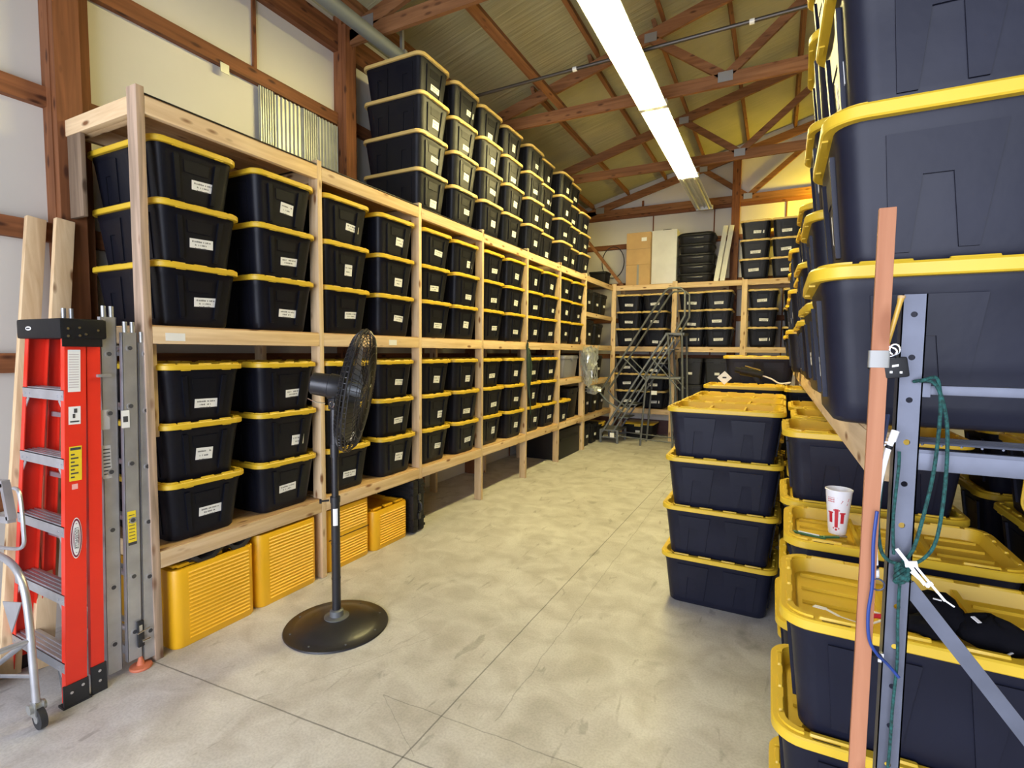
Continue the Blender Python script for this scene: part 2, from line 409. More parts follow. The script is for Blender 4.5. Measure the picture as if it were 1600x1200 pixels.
# ================================================================== ROOF TRUSSES
ordn = ['first', 'second', 'third', 'fourth', 'fifth', 'sixth', 'seventh', 'eighth', 'ninth', 'tenth', 'eleventh']
T_LAB = {1.45: 'brown roof truss nearest the camera, above the first wall post',
         3.80: 'brown roof truss on the wall post beside the tall tote stack',
         6.15: 'brown roof truss whose joint plate shows right of the lit lamps',
         8.50: 'brown roof truss just before the back wall, near the unlit lamp',
         10.88: 'brown gable truss against the back wall'}
for y, lab in T_LAB.items():
    t = thing('roof_truss', lab, 'roof truss', (0, y, 4.58), 0, 'roof trusses')
    th = .04
    def bar(nm, p, q, h, mm):
        b = MB(); b.beam((p[0], 0, p[1]-4.58), (q[0], 0, q[1]-4.58), th, h, (0, 0, 1)); part(nm, b, mm, t, smooth=0)
    zc = 4.65
    bar('bottom_chord', (WX+.02, zc), (EX-.02, zc), .14, TRUSSW[0])
    for s_ in (0, 1):
        mx_ = (lambda x: x) if not s_ else (lambda x: 2*RIDGE - x)
        bar('top_chord', (mx_(WX+.02), chord_z(WX)+.07), (mx_(RIDGE-.001), chord_z(RIDGE)+.07), .14, TRUSSW[0])
        bar('web', (mx_(-1.42), chord_z(-1.42)+.04), (mx_(-.62), zc+.04), .09, TRUSSW[0])
        bar('web', (mx_(-.60), zc+.04), (mx_(RIDGE-.2), chord_z(RIDGE-.2)+.02), .09, TRUSSW[0])
        for (gx, gz, gw) in ((-.61, zc+.03, .075), (-1.42, chord_z(-1.42)+.05, .07), (-3.5, zc+.08, .09)):
            b = MB(); b.box((mx_(gx)-gw, -th/2-.004, gz-4.58-gw*.7), (mx_(gx)+gw, th/2+.004, gz-4.58+gw*.7)); part('gusset_plate', b, GALV, t, smooth=0)

# long lateral brace board and thin wires under the roof
b = MB(); b.beam((-2.5, 3.75, 4.745), (-2.5, 6.25, 4.745), .09, .04); 
solo('roof_brace', b, TRUSSW[1], 'board laid lengthwise over two truss chords, above the tall tote stack', 'roof brace', (-2.5, 5.0, 4.73), smooth=0)
b = MB(); b.tube([(-3.27, 5.0, 4.50), (-1.9, 5.0, 4.52), (0.15, 5.0, 4.55), (1.4, 5.0, 4.57)], .017, 10)
for x in (-1.9, -.3): b.cyl((x-.02, 5.0, 4.52+.02*((x+1.9)/1.6)), (x+.02, 5.0, 4.52+.02*((x+1.9)/1.6)), .024, 12, 1)
solo('overhead_conduit', b, [mat('dark_conduit', (0.07, 0.06, 0.05), .4, .5), WHITEM], 'dark thin conduit crossing the room below the trusses', 'conduit', (-1.0, 5.0, 4.5))
t = thing('overhead_pipe', 'thick grey pipe along the left eave, ending above the tall tote stack', 'pipe', (-3.27, 0, 4.47))
b = MB(); b.cyl((0, -1.5, 0), (0, 4.0, 0), .06, 20); part('pipe', b, PIPEG, t)
b = MB(); b.box((-.05, 4.0, -.07), (.05, 4.04, .07), b=.008); b.box((-.015, 4.0, -.035), (.015, 4.03, .34)); b.box((-.01, 3.0, .05), (.01, 3.02, .34)); part('end_bracket', b, GALV, t)

# ================================================================== FLUORESCENT FIXTURES
LX, LZ = -1.32, 4.40
for (y0, L_, lit, lab) in ((3.47, 2.42, True, 'nearer lit twin-tube fluorescent light hanging from the trusses'),
                           (5.93, 2.5, True, 'farther lit twin-tube fluorescent light, in line behind the nearer one'),
                           (8.47, 1.92, False, 'unlit twin-tube fluorescent light near the back wall')):
    t = thing('fluorescent_light', lab, 'ceiling light', (LX, y0, LZ), 0, 'fluorescent lights in one line')
    b = MB()
    prof = [(-.15, .0), (-.15, .006), (-.075, .055), (.075, .055), (.15, .006), (.15, .0), (.145, .0), (.07, .045), (.02, .045), (0, .012), (-.02, .045), (-.07, .045), (-.145, .0)]
    b.loft([[Vector((x, 0, z)) for x, z in prof], [Vector((x, L_, z)) for x, z in prof]]); b.box((-.07, 0, .05), (.07, L_, .10))
    part('housing', b, WHITEM, t, smooth=0)
    for e in (0, L_):
        b = MB(); b.box((-.15, e-.02, -.012), (.15, e+.02, .06), b=.004); part('end_plate', b, WHITEM, t)
    for sx_ in (-.085, .085):
        b = MB(); b.cyl((sx_, .03, .0), (sx_, L_-.03, .0), .019, 14); part('tube', b, TUBEON if lit else TUBEOFF, t)
    for yy in (.3, L_-.3):
        b = MB(); b.cyl((0, yy, .1), (0, yy, .35), .004, 6); part('hanger_rod', b, GALV, t)

# ================================================================== TOTES
TH = 0.333                       # stacking pitch
def body_dim(z):                 # length, width of the tub at height z
    k = z / 0.30
    return 0.60 + 0.065*k, 0.385 + 0.065*k
def tub(height=.33, Ls=1.0, Ws=1.0):
    b = MB(); loops = []
    for z, d in ((0.0, -.03), (.004, -.012), (.014, 0), (.05, 0), (.16, 0), (.285, 0)):
        L_, W_ = body_dim(z); loops.append(rrect(L_+d, W_+d, .055, z, 6))
    L_, W_ = body_dim(.285)
    loops += [rrect(L_+.010, W_+.010, .06, .300, 6), rrect(L_+.012, W_+.012, .06, .322, 6)]
    b.loft(loops, 0, True, False)
    def plate(face, poly, off=.006):
        # face 'L+' / 'L-' = long faces (+-y), 'S+' / 'S-' = short faces (+-x); u in -.5..+.5, v 0 top .. 1 bottom
        lo = []; hi = []
        for u, v in poly:
            z = .283 - v*.268; L_, W_ = body_dim(z)
            s_ = 1 if face[1] == '+' else -1
            if face[0] == 'L':
                lo.append(Vector((u*L_*s_, s_*(W_/2-.004), z))); hi.append(Vector((u*L_*s_, s_*(W_/2+off), z)))
            else:
                lo.append(Vector((s_*(L_/2-.004), u*W_*s_, z))); hi.append(Vector((s_*(L_/2+off), u*W_*s_, z)))
        b.loft([lo, hi], 0, False, True)
    for s_ in '+-':
        for k in (1, -1):
            P = [(-.37, 0), (-.37, .90), (-.31, .90), (-.275, .32), (-.195, .32), (-.175, .88), (-.12, .88), (-.07, 0)]
            plate('L' + s_, [(u*k, v) for u, v in (P if k == 1 else P[::-1])])
        for u0, u1 in ((-.30, -.235), (.235, .30)):
            plate('S' + s_, [(u0, 0), (u0*.90, .86), (u1*.90, .86), (u1, 0)], .010)
        plate('S' + s_, [(-.17, .06), (-.155, .30), (.155, .30), (.17, .06)], .003)
    return b
def lid():
    b = MB()
    loops = [rrect(.670, .450, .06, .3195, 6), rrect(.714, .494, .075, .3195, 6), rrect(.722, .502, .08, .323, 6), rrect(.722, .502, .08, .345, 6), rrect(.714, .494, .076, .350, 6),
             rrect(.655, .435, .055, .350, 6), rrect(.632, .412, .05, .309, 6)]
    b.loft(loops, 0, False, True)
    # stepped inner ridge with gaps
    def bump(x0, x1, y0, y1): 
        b.loft([rrect(x1-x0, y1-y0, .006, .349, 2, (x0+x1)/2, (y0+y1)/2), rrect(x1-x0-.006, y1-y0-.006, .006, .3565, 2, (x0+x1)/2, (y0+y1)/2)], 0, False, True)
    for s_ in (1, -1):
        for xa, xb in ((-.27, -.17), (-.115, -.03), (.03, .115), (.17, .27)): bump(xa, xb, *sorted((s_*.2175, s_*.234)))
        for ya, yb in ((-.16, -.085), (-.04, .04), (.085, .16)): bump(*sorted((s_*.3275, s_*.344)), ya, yb)
    # corner runs of the ridge
    for k in range(4):
        sx_, sy_ = [(1, 1), (-1, 1), (-1, -1), (1, -1)][k]
        cx, cy = sx_*(.336-.055), sy_*(.226-.055)
        pin = []; pout = []
        for i in range(7):
            a_ = R(90*k) + R(90)*i/6
            pin.append((cx + .046*math.cos(a_), cy + .046*math.sin(a_))); pout.append((cx + .063*math.cos(a_), cy + .063*math.sin(a_)))
        ring = pout + pin[::-1]
        b.loft([[Vector((x, y, .349)) for x, y in ring], [Vector((x, y, .3565)) for x, y in ring]], 0, False, True)
    # latch tabs beneath the short sides and padlock slots
    for s_ in (1, -1):
        for u in (-.12, .12): b.box((min(s_*.345, s_*.358), u-.024, .3155), (max(s_*.345, s_*.358), u+.024, .320))
        for u in (-.23, .23): b.box((u-.032, min(s_*.2385, s_*.2415), .3497), (u+.032, max(s_*.2385, s_*.2415), .3507), 1)
    # ribs on the sunken field
    for x in (-.11, .11): b.box((x-.007, -.206, .308), (x+.007, .206, .3325))
    for r_ in range(4):
        y = -.15 + .1*r_
        for x in (-.22, 0, .22): b.box((x-.080, y-.004, .308), (x+.080, y+.004, .3185))
    return b
def paper(seed, wide=False):
    r_ = random.Random(seed); b = MB()
    w, h = (.135, .052) if seed % 4 else (.10, .070)
    u, z = r_.uniform(.01, .06), r_.uniform(.075, .16); tilt = R(r_.uniform(-4, 4))
    if wide: w, h, u = .17, .05, r_.uniform(-.02, .03)
    if seed == 7: w, h, u, z = .075, .085, .03, .16
    sl = .0325/.30
    def pt(a, c, off):
        A = a*math.cos(tilt) - c*math.sin(tilt); Cc = a*math.sin(tilt) + c*math.cos(tilt)
        zz = z + Cc; L_, _ = body_dim(zz); return Vector((L_/2 + off, u + A, zz))
    q = [(-w/2, -h/2), (w/2, -h/2), (w/2, h/2), (-w/2, h/2)]
    b.loft([[pt(a, c, .0006) for a, c in q], [pt(a, c, .0018) for a, c in q]])
    for row in range(2 if h < .05 else 3):
        x = -w*.40 + (w*.12 if row else 0); yy = h*.20 - row*h*.36
        while x < w*(.40 if not row else .2):
            ww = r_.uniform(.003, .0065)
            if r_.random() < .86:
                hh = .0045
                b.add([pt(x, yy-hh, .0021), pt(x+ww*.75, yy-hh, .0021), pt(x+ww*.75, yy+hh*r_.choice((.3, 1)), .0021), pt(x, yy+hh, .0021)], [(0, 1, 2, 3)], 1)
            x += ww + (.004 if r_.random() < .15 else .0006)
    return b
M_TUB = tub().mesh('tote_body', BLACKP); M_LID = lid().mesh('tote_lid', [YELP, BLACKD])
M_TUBN = M_TUB.copy(); M_TUBN.materials[0] = NAVYP
M_LID_TUBELIT = M_LID.copy(); M_LID_TUBELIT.materials[0] = TUBELIT
M_PAPW = [paper(20+i, True).mesh('paper_label', [PAPER, INK], 0) for i in range(5)]
M_PAP = [paper(i).mesh('paper_label', [PAPER, INK], 0) for i in range(9)]
def tote(label, loc, rz=0.0, group=None, paper_=True, sc=1.0, lid_=True, jit=.01, zs=1.0, tube_lit=False, wide=False):
    o = thing('storage_tote', label, 'storage tote', loc, rz + rnd.uniform(-jit, jit), group)
    o.scale = (sc, sc, zs)
    tb = link('tote_body', M_TUBN if group in ('totes in the centre stacks', 'totes in the right floor stacks', 'totes on the right shelf') else M_TUB, o)
    if lid_: link('lid', M_LID_TUBELIT if tube_lit else M_LID, o)  # paler lid copy carries the tube lighting in its colour
    if paper_:
        p = link('paper_label', rnd.choice(M_PAPW if wide else M_PAP), tb)
        p.location.y = rnd.uniform(-.03, .03)
    return o
LV3 = ['bottom', 'middle', 'top']
NXW = 'black tote with yellow lid'

# ================================================================== LEFT SHELVING
SX, S0, SP = -2.963, 1.53, 1.166          # aisle face, first post, bay pitch
PY = [1.530, 2.697, 3.868, 5.008, 6.175, 7.333, 8.516]
YB = 10.137
DEP = 0.72
rack = thing('shelving_rack', 'long pine shelving rack along the left wall, holding three-high totes', 'shelving', (SX, S0, 0))
def rp(nm, lo, hi, mm, parent=rack, base=(SX, S0, 0), bev=.003):
    b = MB(); b.box(lo, hi, b=bev); b.v = [tuple(Vector(v) - Vector(base)) for v in b.v]
    return part(nm, b, mm, parent)
for i, y in enumerate(PY):
    rp('post', (SX-.089, y, 0), (SX, y+.040, 3.06), GREYPINE if i == 0 else PINE[2])
    if i == 6: rp('post', (SX-.089, y-.05, 0), (SX, y-.006, 1.75), PINE[2])
    if i: rp('rear_post', (SX-DEP, y, 0), (SX-DEP+.089, y+.040, 3.0), PINE[2])
for zt_ in (3.02, 1.83, 0.60):
    for i in range(6):
        y0, y1 = PY[i]+.041, PY[i+1]-.001
        if i == 5 and zt_ < .7: y1 = PY[6] - .051
        rp('front_beam', (SX-.038, y0, zt_-.095), (SX, y1, zt_-.004), PINE[1])
        rp('rear_beam', (SX-DEP, y0, zt_-.095), (SX-DEP+.038, y1, zt_-.004), PINE[1])
    for i in range(6):
        y0, y1 = (PY[i]+.041, PY[i+1]-.001)
        if i == 5 and zt_ < .7: y1 = PY[6] - .051
        rp('end_beam', (SX-DEP+.04, y0, zt_-.095), (SX-.0895, y0+.038, zt_-.004), PINE[0])
        n = 4
        wdt = (DEP-.012)/n
        for k in range(n): rp('deck_board', (SX-DEP+.006+k*wdt, y0, zt_-.004), (SX-DEP+.003+(k+1)*wdt, y1, zt_+.004), PLYW, bev=0)
rp('end_beam', (SX-DEP-.02, S0+.002, 2.925), (SX-.0895, S0+.040, 3.016), PINE[0])
rp('top_sheet', (SX-DEP, S0+.041, 3.026), (SX-.002, 6.5, 3.031), BLACKD, bev=0)
rp('wall_cleat', (SX-DEP-.01, S0+.005, 2.46), (SX-DEP+.14, S0+.028, 2.924), wood('old_grey_board', 2, (.13, .09, .06), (.24, .17, .11), (.08, .05, .03)))
rp('support_block', (SX-.085, S0+.042, 1.225), (SX-.040, S0+.080, 1.733), PINE[2])
rp('paper_tag', (SX+.0004, S0+.105, 1.752), (SX+.0014, S0+.21, 1.795), PAPER, bev=0)
rp('paper_tag', (SX+.0004, 3.45, 1.755), (SX+.0014, 3.55, 1.80), PAPER, bev=0)
# corner bay
Y6, Y7 = PY[6]+.041, YB-.002
for z1, hh in ((3.02, .09), (2.40, .07), (1.83, .09), (1.20, .09), (.58, .09)):
    rp('front_beam', (SX-.038, Y6, z1-hh), (SX, Y7-.0, z1-.004), PINE[1])
    rp('deck_board', (SX-DEP, Y6, z1-.004), (SX-.004, Y7, z1+.004), PLYW, bev=0)
rp('front_beam', (SX-.038, PY[5]+.041, 1.19), (SX, PY[6]-.051, 1.28), PINE[1]); rp('deck_board', (SX-DEP, PY[5]+.041, 1.28), (SX-.004, PY[6]-.051, 1.288), PLYW, bev=0)

CX = SX - .352                  # tote centre so that the lid front is about flush with the posts
cnt = 0
for bay in range(6):
    y0, y1 = PY[bay]+.04, PY[bay+1]
    ya = y0 + .262 + (.02 if bay == 0 else .0); yb = y1 - .262
    if bay >= 1: ya += .0; yb -= .02
    for side, y in ((0, ya), (1, yb)):
        for tier, zb in ((1, 1.834), (0, .604)):
            if bay == 5 and tier == 0: continue
            for lv in range(3):
                if lv and rnd.random() < .5: pass
                tote(f"{NXW}, {LV3[lv]} of three, {'near' if side == 0 else 'far'} stack, {ordn[bay]} bay, {'upper' if tier else 'lower'} shelf, left rack",
                     (CX + rnd.uniform(-.012, .018), y + rnd.uniform(-.004, .004), zb + lv*TH), 0, 'totes in the left rack', jit=.008)
tote('black tote with yellow lid alone on the lower shelf, sixth bay, under grey box', (CX+.03, 7.58, .604), 0, 'totes in the left rack', jit=.01)
# totes stacked on top of the left rack
ty = [4.13, 4.70, 5.25, 5.82, 6.45, 6.97, 7.60, 8.12, 8.64]
tn = [4, 4, 4, 4, 4, 4, 4, 4, 3]
LVN = {4: ['lowest', 'second-lowest', 'second-highest', 'topmost'], 3: ['lowest', 'middle', 'topmost']}
for i, y in enumerate(ty):
    for lv in range(tn[i]):
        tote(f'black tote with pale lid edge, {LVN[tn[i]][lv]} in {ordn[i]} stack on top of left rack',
             (CX - .0 + rnd.uniform(-.01, .02) - (.06 if i in (5, 7, 8) else 0), y, 3.034 + lv*.341), 0, 'totes on top of the left rack', zs=1.024, jit=.02, tube_lit=True)

# generic dark bins with own shape
def dark_bin(label, loc, L_, W_, H_, rz=0, col=BLACKD, lidcol=None, cat='storage bin', tagp=True, group=None, name='storage_bin', tape=.06):
    t = thing(name, label, cat, loc, rz, group)
    b = MB(); lo = []
    for z, d in ((0, -.02), (.01, 0), (H_*.85, tape), (H_*.86, tape+.02), (H_*.93, tape+.02)): lo.append(rrect(L_-tape-.02+d, W_-tape-.02+d, .04, z, 4))
    b.loft(lo)
    for u in (-.3, -.1, .1, .3): b.box((L_/2-tape/2-.03, u*W_-.008, H_*.1), (L_/2-tape/2-.012, u*W_+.008, H_*.8))
    part('bin_body', b, col, t)
    b = MB(); b.loft([rrect(L_-.004, W_-.004, .05, H_*.90, 4), rrect(L_, W_, .05, H_*.92, 4), rrect(L_, W_, .05, H_*.975, 4), rrect(L_-.03, W_-.03, .04, H_, 4)])
    b.box((L_/2-.01, -.06, H_*.80), (L_/2+.008, .06, H_*.95)); part('lid', b, lidcol or col, t)
    if tagp:
        b = MB(); b.box((L_/2-tape/2+.012, -.04, H_*.38), (L_/2-tape/2+.020, .045, H_*.38+.045)); part('paper_label', b, PAPER, t, smooth=0)
    return t
for k, (y, z, w, h, lab) in enumerate(((8.82, 2.405, .38, .42, 'black bin nearest on the corner top shelf'), (9.28, 2.405, .36, .40, 'black bin in the middle of the corner top shelf'), (9.70, 2.405, .36, .40, 'black bin at the far end of the corner top shelf'),
        (8.86, 1.835, .44, .44, 'black bin nearest on the corner second shelf'), (9.42, 1.835, .44, .40, 'black bin at far end of the corner second shelf'),
        (8.95, 1.205, .38, .46, 'black bin behind the silver film on the corner third shelf'), (9.45, 1.205, .40, .44, 'black bin at far end of the corner third shelf'),
        (8.82, .585, .36, .48, 'black bin nearest on the corner fourth shelf'), (9.25, .585, .36, .44, 'black bin in the middle of the corner fourth shelf'), (9.68, .585, .36, .44, 'black bin at far end of the corner fourth shelf'),
        (8.84, 0, .40, .42, 'black bin nearest on the floor under the corner bay'), (9.30, 0, .38, .38, 'black bin in the middle of the floor under the corner bay'))):
    dark_bin(lab, (SX-.34, y, z), .62, w, h, 0, group='dark bins in the corner bay')
dark_bin('low black bin with yellow lid on the floor under the corner bay', (SX-.34, 9.75, 0), .62, .42, .34, 0, lidcol=YELP, group='dark bins in the corner bay')
dark_bin('clear grey plastic box on the small shelf in the sixth bay', (SX-.35, 7.92, 1.29), .66, .86, .36, .1, col=GREYBOX, tagp=False, cat='storage box', name='storage_box')
dark_bin('black bin behind the lone tote on the sixth bay lower shelf', (SX-.36, 8.15, .604), .62, .42, .50, 0, tagp=False)
b = MB(); b.box((SX-.70, 7.42, 0), (SX-.03, 8.40, .44), b=.02); b.box((SX-.028, 7.5, .3), (SX-.02, 8.3, .34)); b.box((SX-.72, 7.40, .44), (SX-.02, 8.42, .47), b=.01)
solo('footlocker', b, BLACKD, 'large black footlocker on the floor under the sixth bay', 'footlocker', (SX-.35, 7.9, 0))

# yellow ribbed crates under the rack
def crate(label, y0, y1, h, x1, split=None, L_=.60):
    W_ = y1-y0; t = thing('yellow_crate', label, 'plastic crate', (x1-L_/2, (y0+y1)/2, 0), 0, 'yellow crates under the left rack')
    b = MB(); b.loft([rrect(L_-.012, W_-.012, .05, 0, 6), rrect(L_, W_, .055, .012, 6), rrect(L_, W_, .055, h-.03, 6), rrect(L_-.008, W_-.008, .05, h-.018, 6), rrect(L_-.05, W_-.05, .04, h-.018, 6), rrect(L_-.06, W_-.06, .04, h-.05, 6)])
    n = int(h/.0225)
    for k in range(2, n-1):
        z = k*.0225
        if split and abs(z-split) < .03: continue
        b.loft([[Vector((L_/2-.002, -W_*.33, z-.009)), Vector((L_/2+.007, -W_*.33, z-.002)), Vector((L_/2-.002, -W_*.33, z+.007))],
                [Vector((L_/2-.002, W_*.40, z-.009)), Vector((L_/2+.007, W_*.40, z-.002)), Vector((L_/2-.002, W_*.40, z+.007))]])
    if split: b.box((L_/2-.001, -W_*.46, split-.003), (L_/2+.002, W_*.46, split+.003), 1)
    for u in (-.30, .02, .33): b.box((L_/2-.075, u*W_-.05, h-.02), (L_/2-.04, u*W_+.05, h-.002), b=.004)
    for u in (-.3, 0, .3):
        for s_ in (-1, 1): b.box((u*L_-.06, min(s_*(W_/2-.06), s_*(W_/2-.035)), h-.02), (u*L_+.06, max(s_*(W_/2-.06), s_*(W_/2-.035)), h-.002), b=.004)
    part('crate_body', b, [YELC, BLACKD], t)
    return t
crate('yellow ribbed crate nearest the ladders, black bag showing on its top', 1.625, 2.14, .475, -2.955)
crate('taller yellow ribbed crate under the first bay, left of the second post', 2.165, 2.655, .505, -2.965)
crate('yellow ribbed crate behind the fan pole, split by a seam halfway up', 2.765, 3.235, .50, -2.99, .25)
crate('low yellow ribbed crate beside the upright black case', 3.26, 3.715, .355, -2.975)
b = MB(); r2 = random.Random(3)
n = 14; grid = [[Vector((-3.30 + .33*i/(n-1), 1.74 + .38*j/(n-1), .488 + .035*math.sin(i*1.1)*math.cos(j*.9) + r2.uniform(-.012, .012) + .02*(j/(n-1)))) for j in range(n)] for i in range(n)]
vs = [v for row in grid for v in row]
vs2 = [v - Vector((0, 0, .035)) for v in vs]
fs = [(i*n+j, i*n+j+1, (i+1)*n+j+1, (i+1)*n+j) for i in range(n-1) for j in range(n-1)]
ed = [(0, j) for j in range(n)] + [(i, n-1) for i in range(1, n)] + [(n-1, j) for j in range(n-2, -1, -1)] + [(i, 0) for i in range(n-2, 0, -1)]
ed = [i*n+j for i, j in ed]; K = n*n
b.add(vs + vs2, fs + [tuple(K+i for i in reversed(f)) for f in fs] + [(ed[k], ed[(k+1) % len(ed)], K+ed[(k+1) % len(ed)], K+ed[k]) for k in range(len(ed))])
solo('plastic_bag', b, mat('black_bag_film', (.02, .02, .022), .25, bump=.5, bscale=30), 'crumpled black plastic bag lying on the nearest yellow crate', 'bag', (-3.1, 1.95, .45), smooth=60)
dark_bin('black bin behind the low yellow crate, under the second bay', (-3.70, 3.48, 0), .20, .44, .50, 0, tagp=False)
t = thing('tool_case', 'upright black hard case at the foot of the third post', 'case', (-3.16, 3.83, 0))
for k, x in enumerate((-.105, .105)):
    pass
for s_ in (-1, 1):
    b = MB(); b.box((-.22, min(s_*.004, s_*.085), .01), (.22, max(s_*.004, s_*.085), .50), b=.022)
    for z in (.06, .13, .37, .44): b.box((.19, min(s_*.02, s_*.088), z-.012), (.226, max(s_*.02, s_*.088), z+.012), b=.004)
    for z in [.08+.04*i for i in range(10)]: b.box((-.18, min(s_*.08, s_*.09), z-.008), (.18, max(s_*.08, s_*.09), z+.008), b=.002)
    part('case_shell', b, BLACKD, t)
for z in (.16, .34):
    b = MB(); b.box((.215, -.02, z-.03), (.232, .02, z+.03), b=.004); part('latch', b, FANB, t)
b = MB(); b.tube(smoothpts([(.218, 0, .205), (.245, 0, .22), (.25, 0, .25), (.245, 0, .28), (.218, 0, .295)], 4), .009, 8); part('handle', b, FANB, t)

# silver film bundle hanging at the seventh post, and green cord at the fifth
b = MB(); r3 = random.Random(11)
def crumple(c, rad, zs, seed, n=12, mm=24, amp=.4):
    rr = random.Random(seed); loops = []
    for i in range(n):
        ph = math.pi*(i+.5)/n
        loops.append([Vector(c) + Vector((rad*math.sin(ph)*math.cos(t)*(1+rr.uniform(-amp, amp)), rad*math.sin(ph)*math.sin(t)*(1+rr.uniform(-amp, amp)), zs*math.cos(ph)+rr.uniform(-.02, .02))) for t in [2*math.pi*k/mm for k in range(mm)]])
    return loops
b.loft(crumple((-2.86, 8.46, 1.56), .115, .24, 5)); b.loft(crumple((-2.86, 8.42, 1.30), .06, .20, 6)); b.loft(crumple((-2.84, 8.62, 1.05), .12, .07, 8))
for k in range(26):
    a0 = r3.uniform(0, 6.28); p = Vector((-2.86, 8.46, 1.65)); P = []
    for q in range(7): P.append(p + Vector((.13*math.cos(a0+q*.25), .13*math.sin(a0+q*.25), .15-q*.1)) + Vector([r3.uniform(-.03, .03) for _ in range(3)]))
    b.tube(P, .006, 5)
b.tube(smoothpts([(-2.84, 8.7, 1.05), (-2.83, 8.95, 1.01), (-2.84, 9.15, 1.05)], 4), .006, 6)
solo('film_bundle', b, SILVER, 'crumpled silvery film bundle hanging from the seventh rack post', 'film bundle', (-2.86, 8.46, 1.0), smooth=20)
b = MB()
b.tube(smoothpts([(-2.945, 6.16, 1.86), (-2.94, 6.20, 1.6), (-2.945, 6.22, 1.3), (-2.94, 6.26, 1.0), (-2.945, 6.29, .85)], 5), .008, 8)
b.tube(smoothpts([(-2.95, 6.17, 1.8), (-2.93, 6.14, 1.55), (-2.94, 6.18, 1.3), (-2.93, 6.22, 1.1), (-2.94, 6.16, 1.5), (-2.945, 6.17, 1.82)], 5), .014, 8)
b.tube(smoothpts([(-2.94, 6.19, 1.75), (-2.92, 6.23, 1.5), (-2.93, 6.2, 1.25), (-2.92, 6.17, 1.4), (-2.94, 6.18, 1.75)], 5), .016, 8)
solo('tangled_rope', b, mat('dark_green_cord', (.015, .035, .02), .8), 'dark green cord looped over the fifth rack post', 'rope', (-2.94, 6.2, .85))

# ================================================================== BACK SHELVING
BX = [-2.991, -1.816, -0.608, .60]
rack2 = thing('shelving_rack', 'pine shelving rack across the back wall behind the rolling steps', 'shelving', (BX[0], YB, 0))
def rq(nm, lo, hi, mm, bev=.003): return rp(nm, lo, hi, mm, rack2, (BX[0], YB, 0), bev)
for i, x in enumerate(BX):
    rq('post', (x-.0, YB, 0), (x+.089, YB+.038, 3.06), PINE[2])
    rq('rear_post', (x, YB+.66, 0), (x+.089, YB+.70, 3.0), PINE[2])
for zt_ in (3.02, 1.82, .605):
    for i in range(3):
        x0, x1 = BX[i]+.09, BX[i+1]-.001
        if i == 0: x0 = BX[0]+.09
        rq('front_beam', (x0, YB, zt_-.095), (x1, YB+.038, zt_-.004), PINE[0])
        rq('rear_beam', (x0, YB+.66, zt_-.095), (x1, YB+.698, zt_-.004), PINE[0])
        rq('deck_board', (x0, YB+.002, zt_-.004), (x1, YB+.70, zt_+.004), PLYW, 0)
CY = YB + .352
for bay, xs in ((0, (-2.655, -2.14)), (1, (-1.455, -.99)), (2, (-.265, .30))):
    for side, x in enumerate(xs):
        for tier, zb in ((1, 1.826), (0, .611)):
            if bay >= 1 and tier == 0: continue
            for lv in range(3):
                tote(f"{NXW}, {LV3[lv]} of three, {'left' if side == 0 else 'right'} stack, {ordn[bay]} bay, {'upper' if tier else 'lower'} shelf, back rack",
                     (x + rnd.uniform(-.01, .01), CY - (.068 if bay == 1 and side else 0), zb + lv*TH), -math.pi/2, 'totes in the back rack', jit=.01, tube_lit=True, wide=True)
for x, sd in ((-1.46, 'left'), (-.98, 'right')):
    for lv in range(2):
        dark_bin(f"dark grey bin, {('lower', 'upper')[lv]} of two, {sd} stack, lower shelf behind the rolling steps", (x, YB+.32, .611 + lv*.50), .60, .46, .50, -math.pi/2, group='dark bins in the back rack', tape=.05, col=CHARC)
dark_bin('black bin with pale yellow lid on the floor behind the rolling steps', (-2.42, YB+.33, 0), .60, .62, .30, -math.pi/2, lidcol=YELP)
for side, x in enumerate((-.42, .08)):
    for lv in range(3):
        tote(f"{NXW}, {LV3[lv]} of three, {('left', 'right')[side]} stack on top of back rack", (x, YB+.29, 3.026 + lv*TH), -math.pi/2, 'totes on top of the back rack', jit=.01, tube_lit=True, wide=True)
# things on top of the back rack
for k, (z0, h, lab) in enumerate(((3.026, .40, 'brown cardboard carton, lower of the two on the back rack'), (3.428, .62, 'brown cardboard carton, upper of the two on the back rack'))):
    t = thing('cardboard_carton', lab, 'cardboard box', (-2.50, YB+.30, z0), 0, 'cartons on the back rack')
    b = MB(); b.box((-.235, -.22, 0), (.235, .22, h), b=.006)
    if k: b.box((-.236, -.2225, .30), (.236, -.2195, .303), 1)
    part('carton', b, [CARD, INK], t)
    b = MB(); b.box((-.02, -.223, 0), (.02, -.2205, h)) if not k else b.box((.06, -.223, h*.72), (.16, -.2205, h*.72+.07)); part('packing_tape' if not k else 'paper_label', b, TAPE if not k else PAPER, t, smooth=0)
t = thing('tall_panel_box', 'tall plain white box beside the cardboard cartons on back rack', 'white box', (-2.02, YB+.30, 3.026))
b = MB(); b.box((-.235, -.14, 0), (.235, .14, 1.04), b=.006); part('box_body', b, WHITEM, t)
b = MB(); b.box((-.05, -.05, 1.04), (.11, .0, 1.07)); part('dark_clip', b, BLACKD, t)
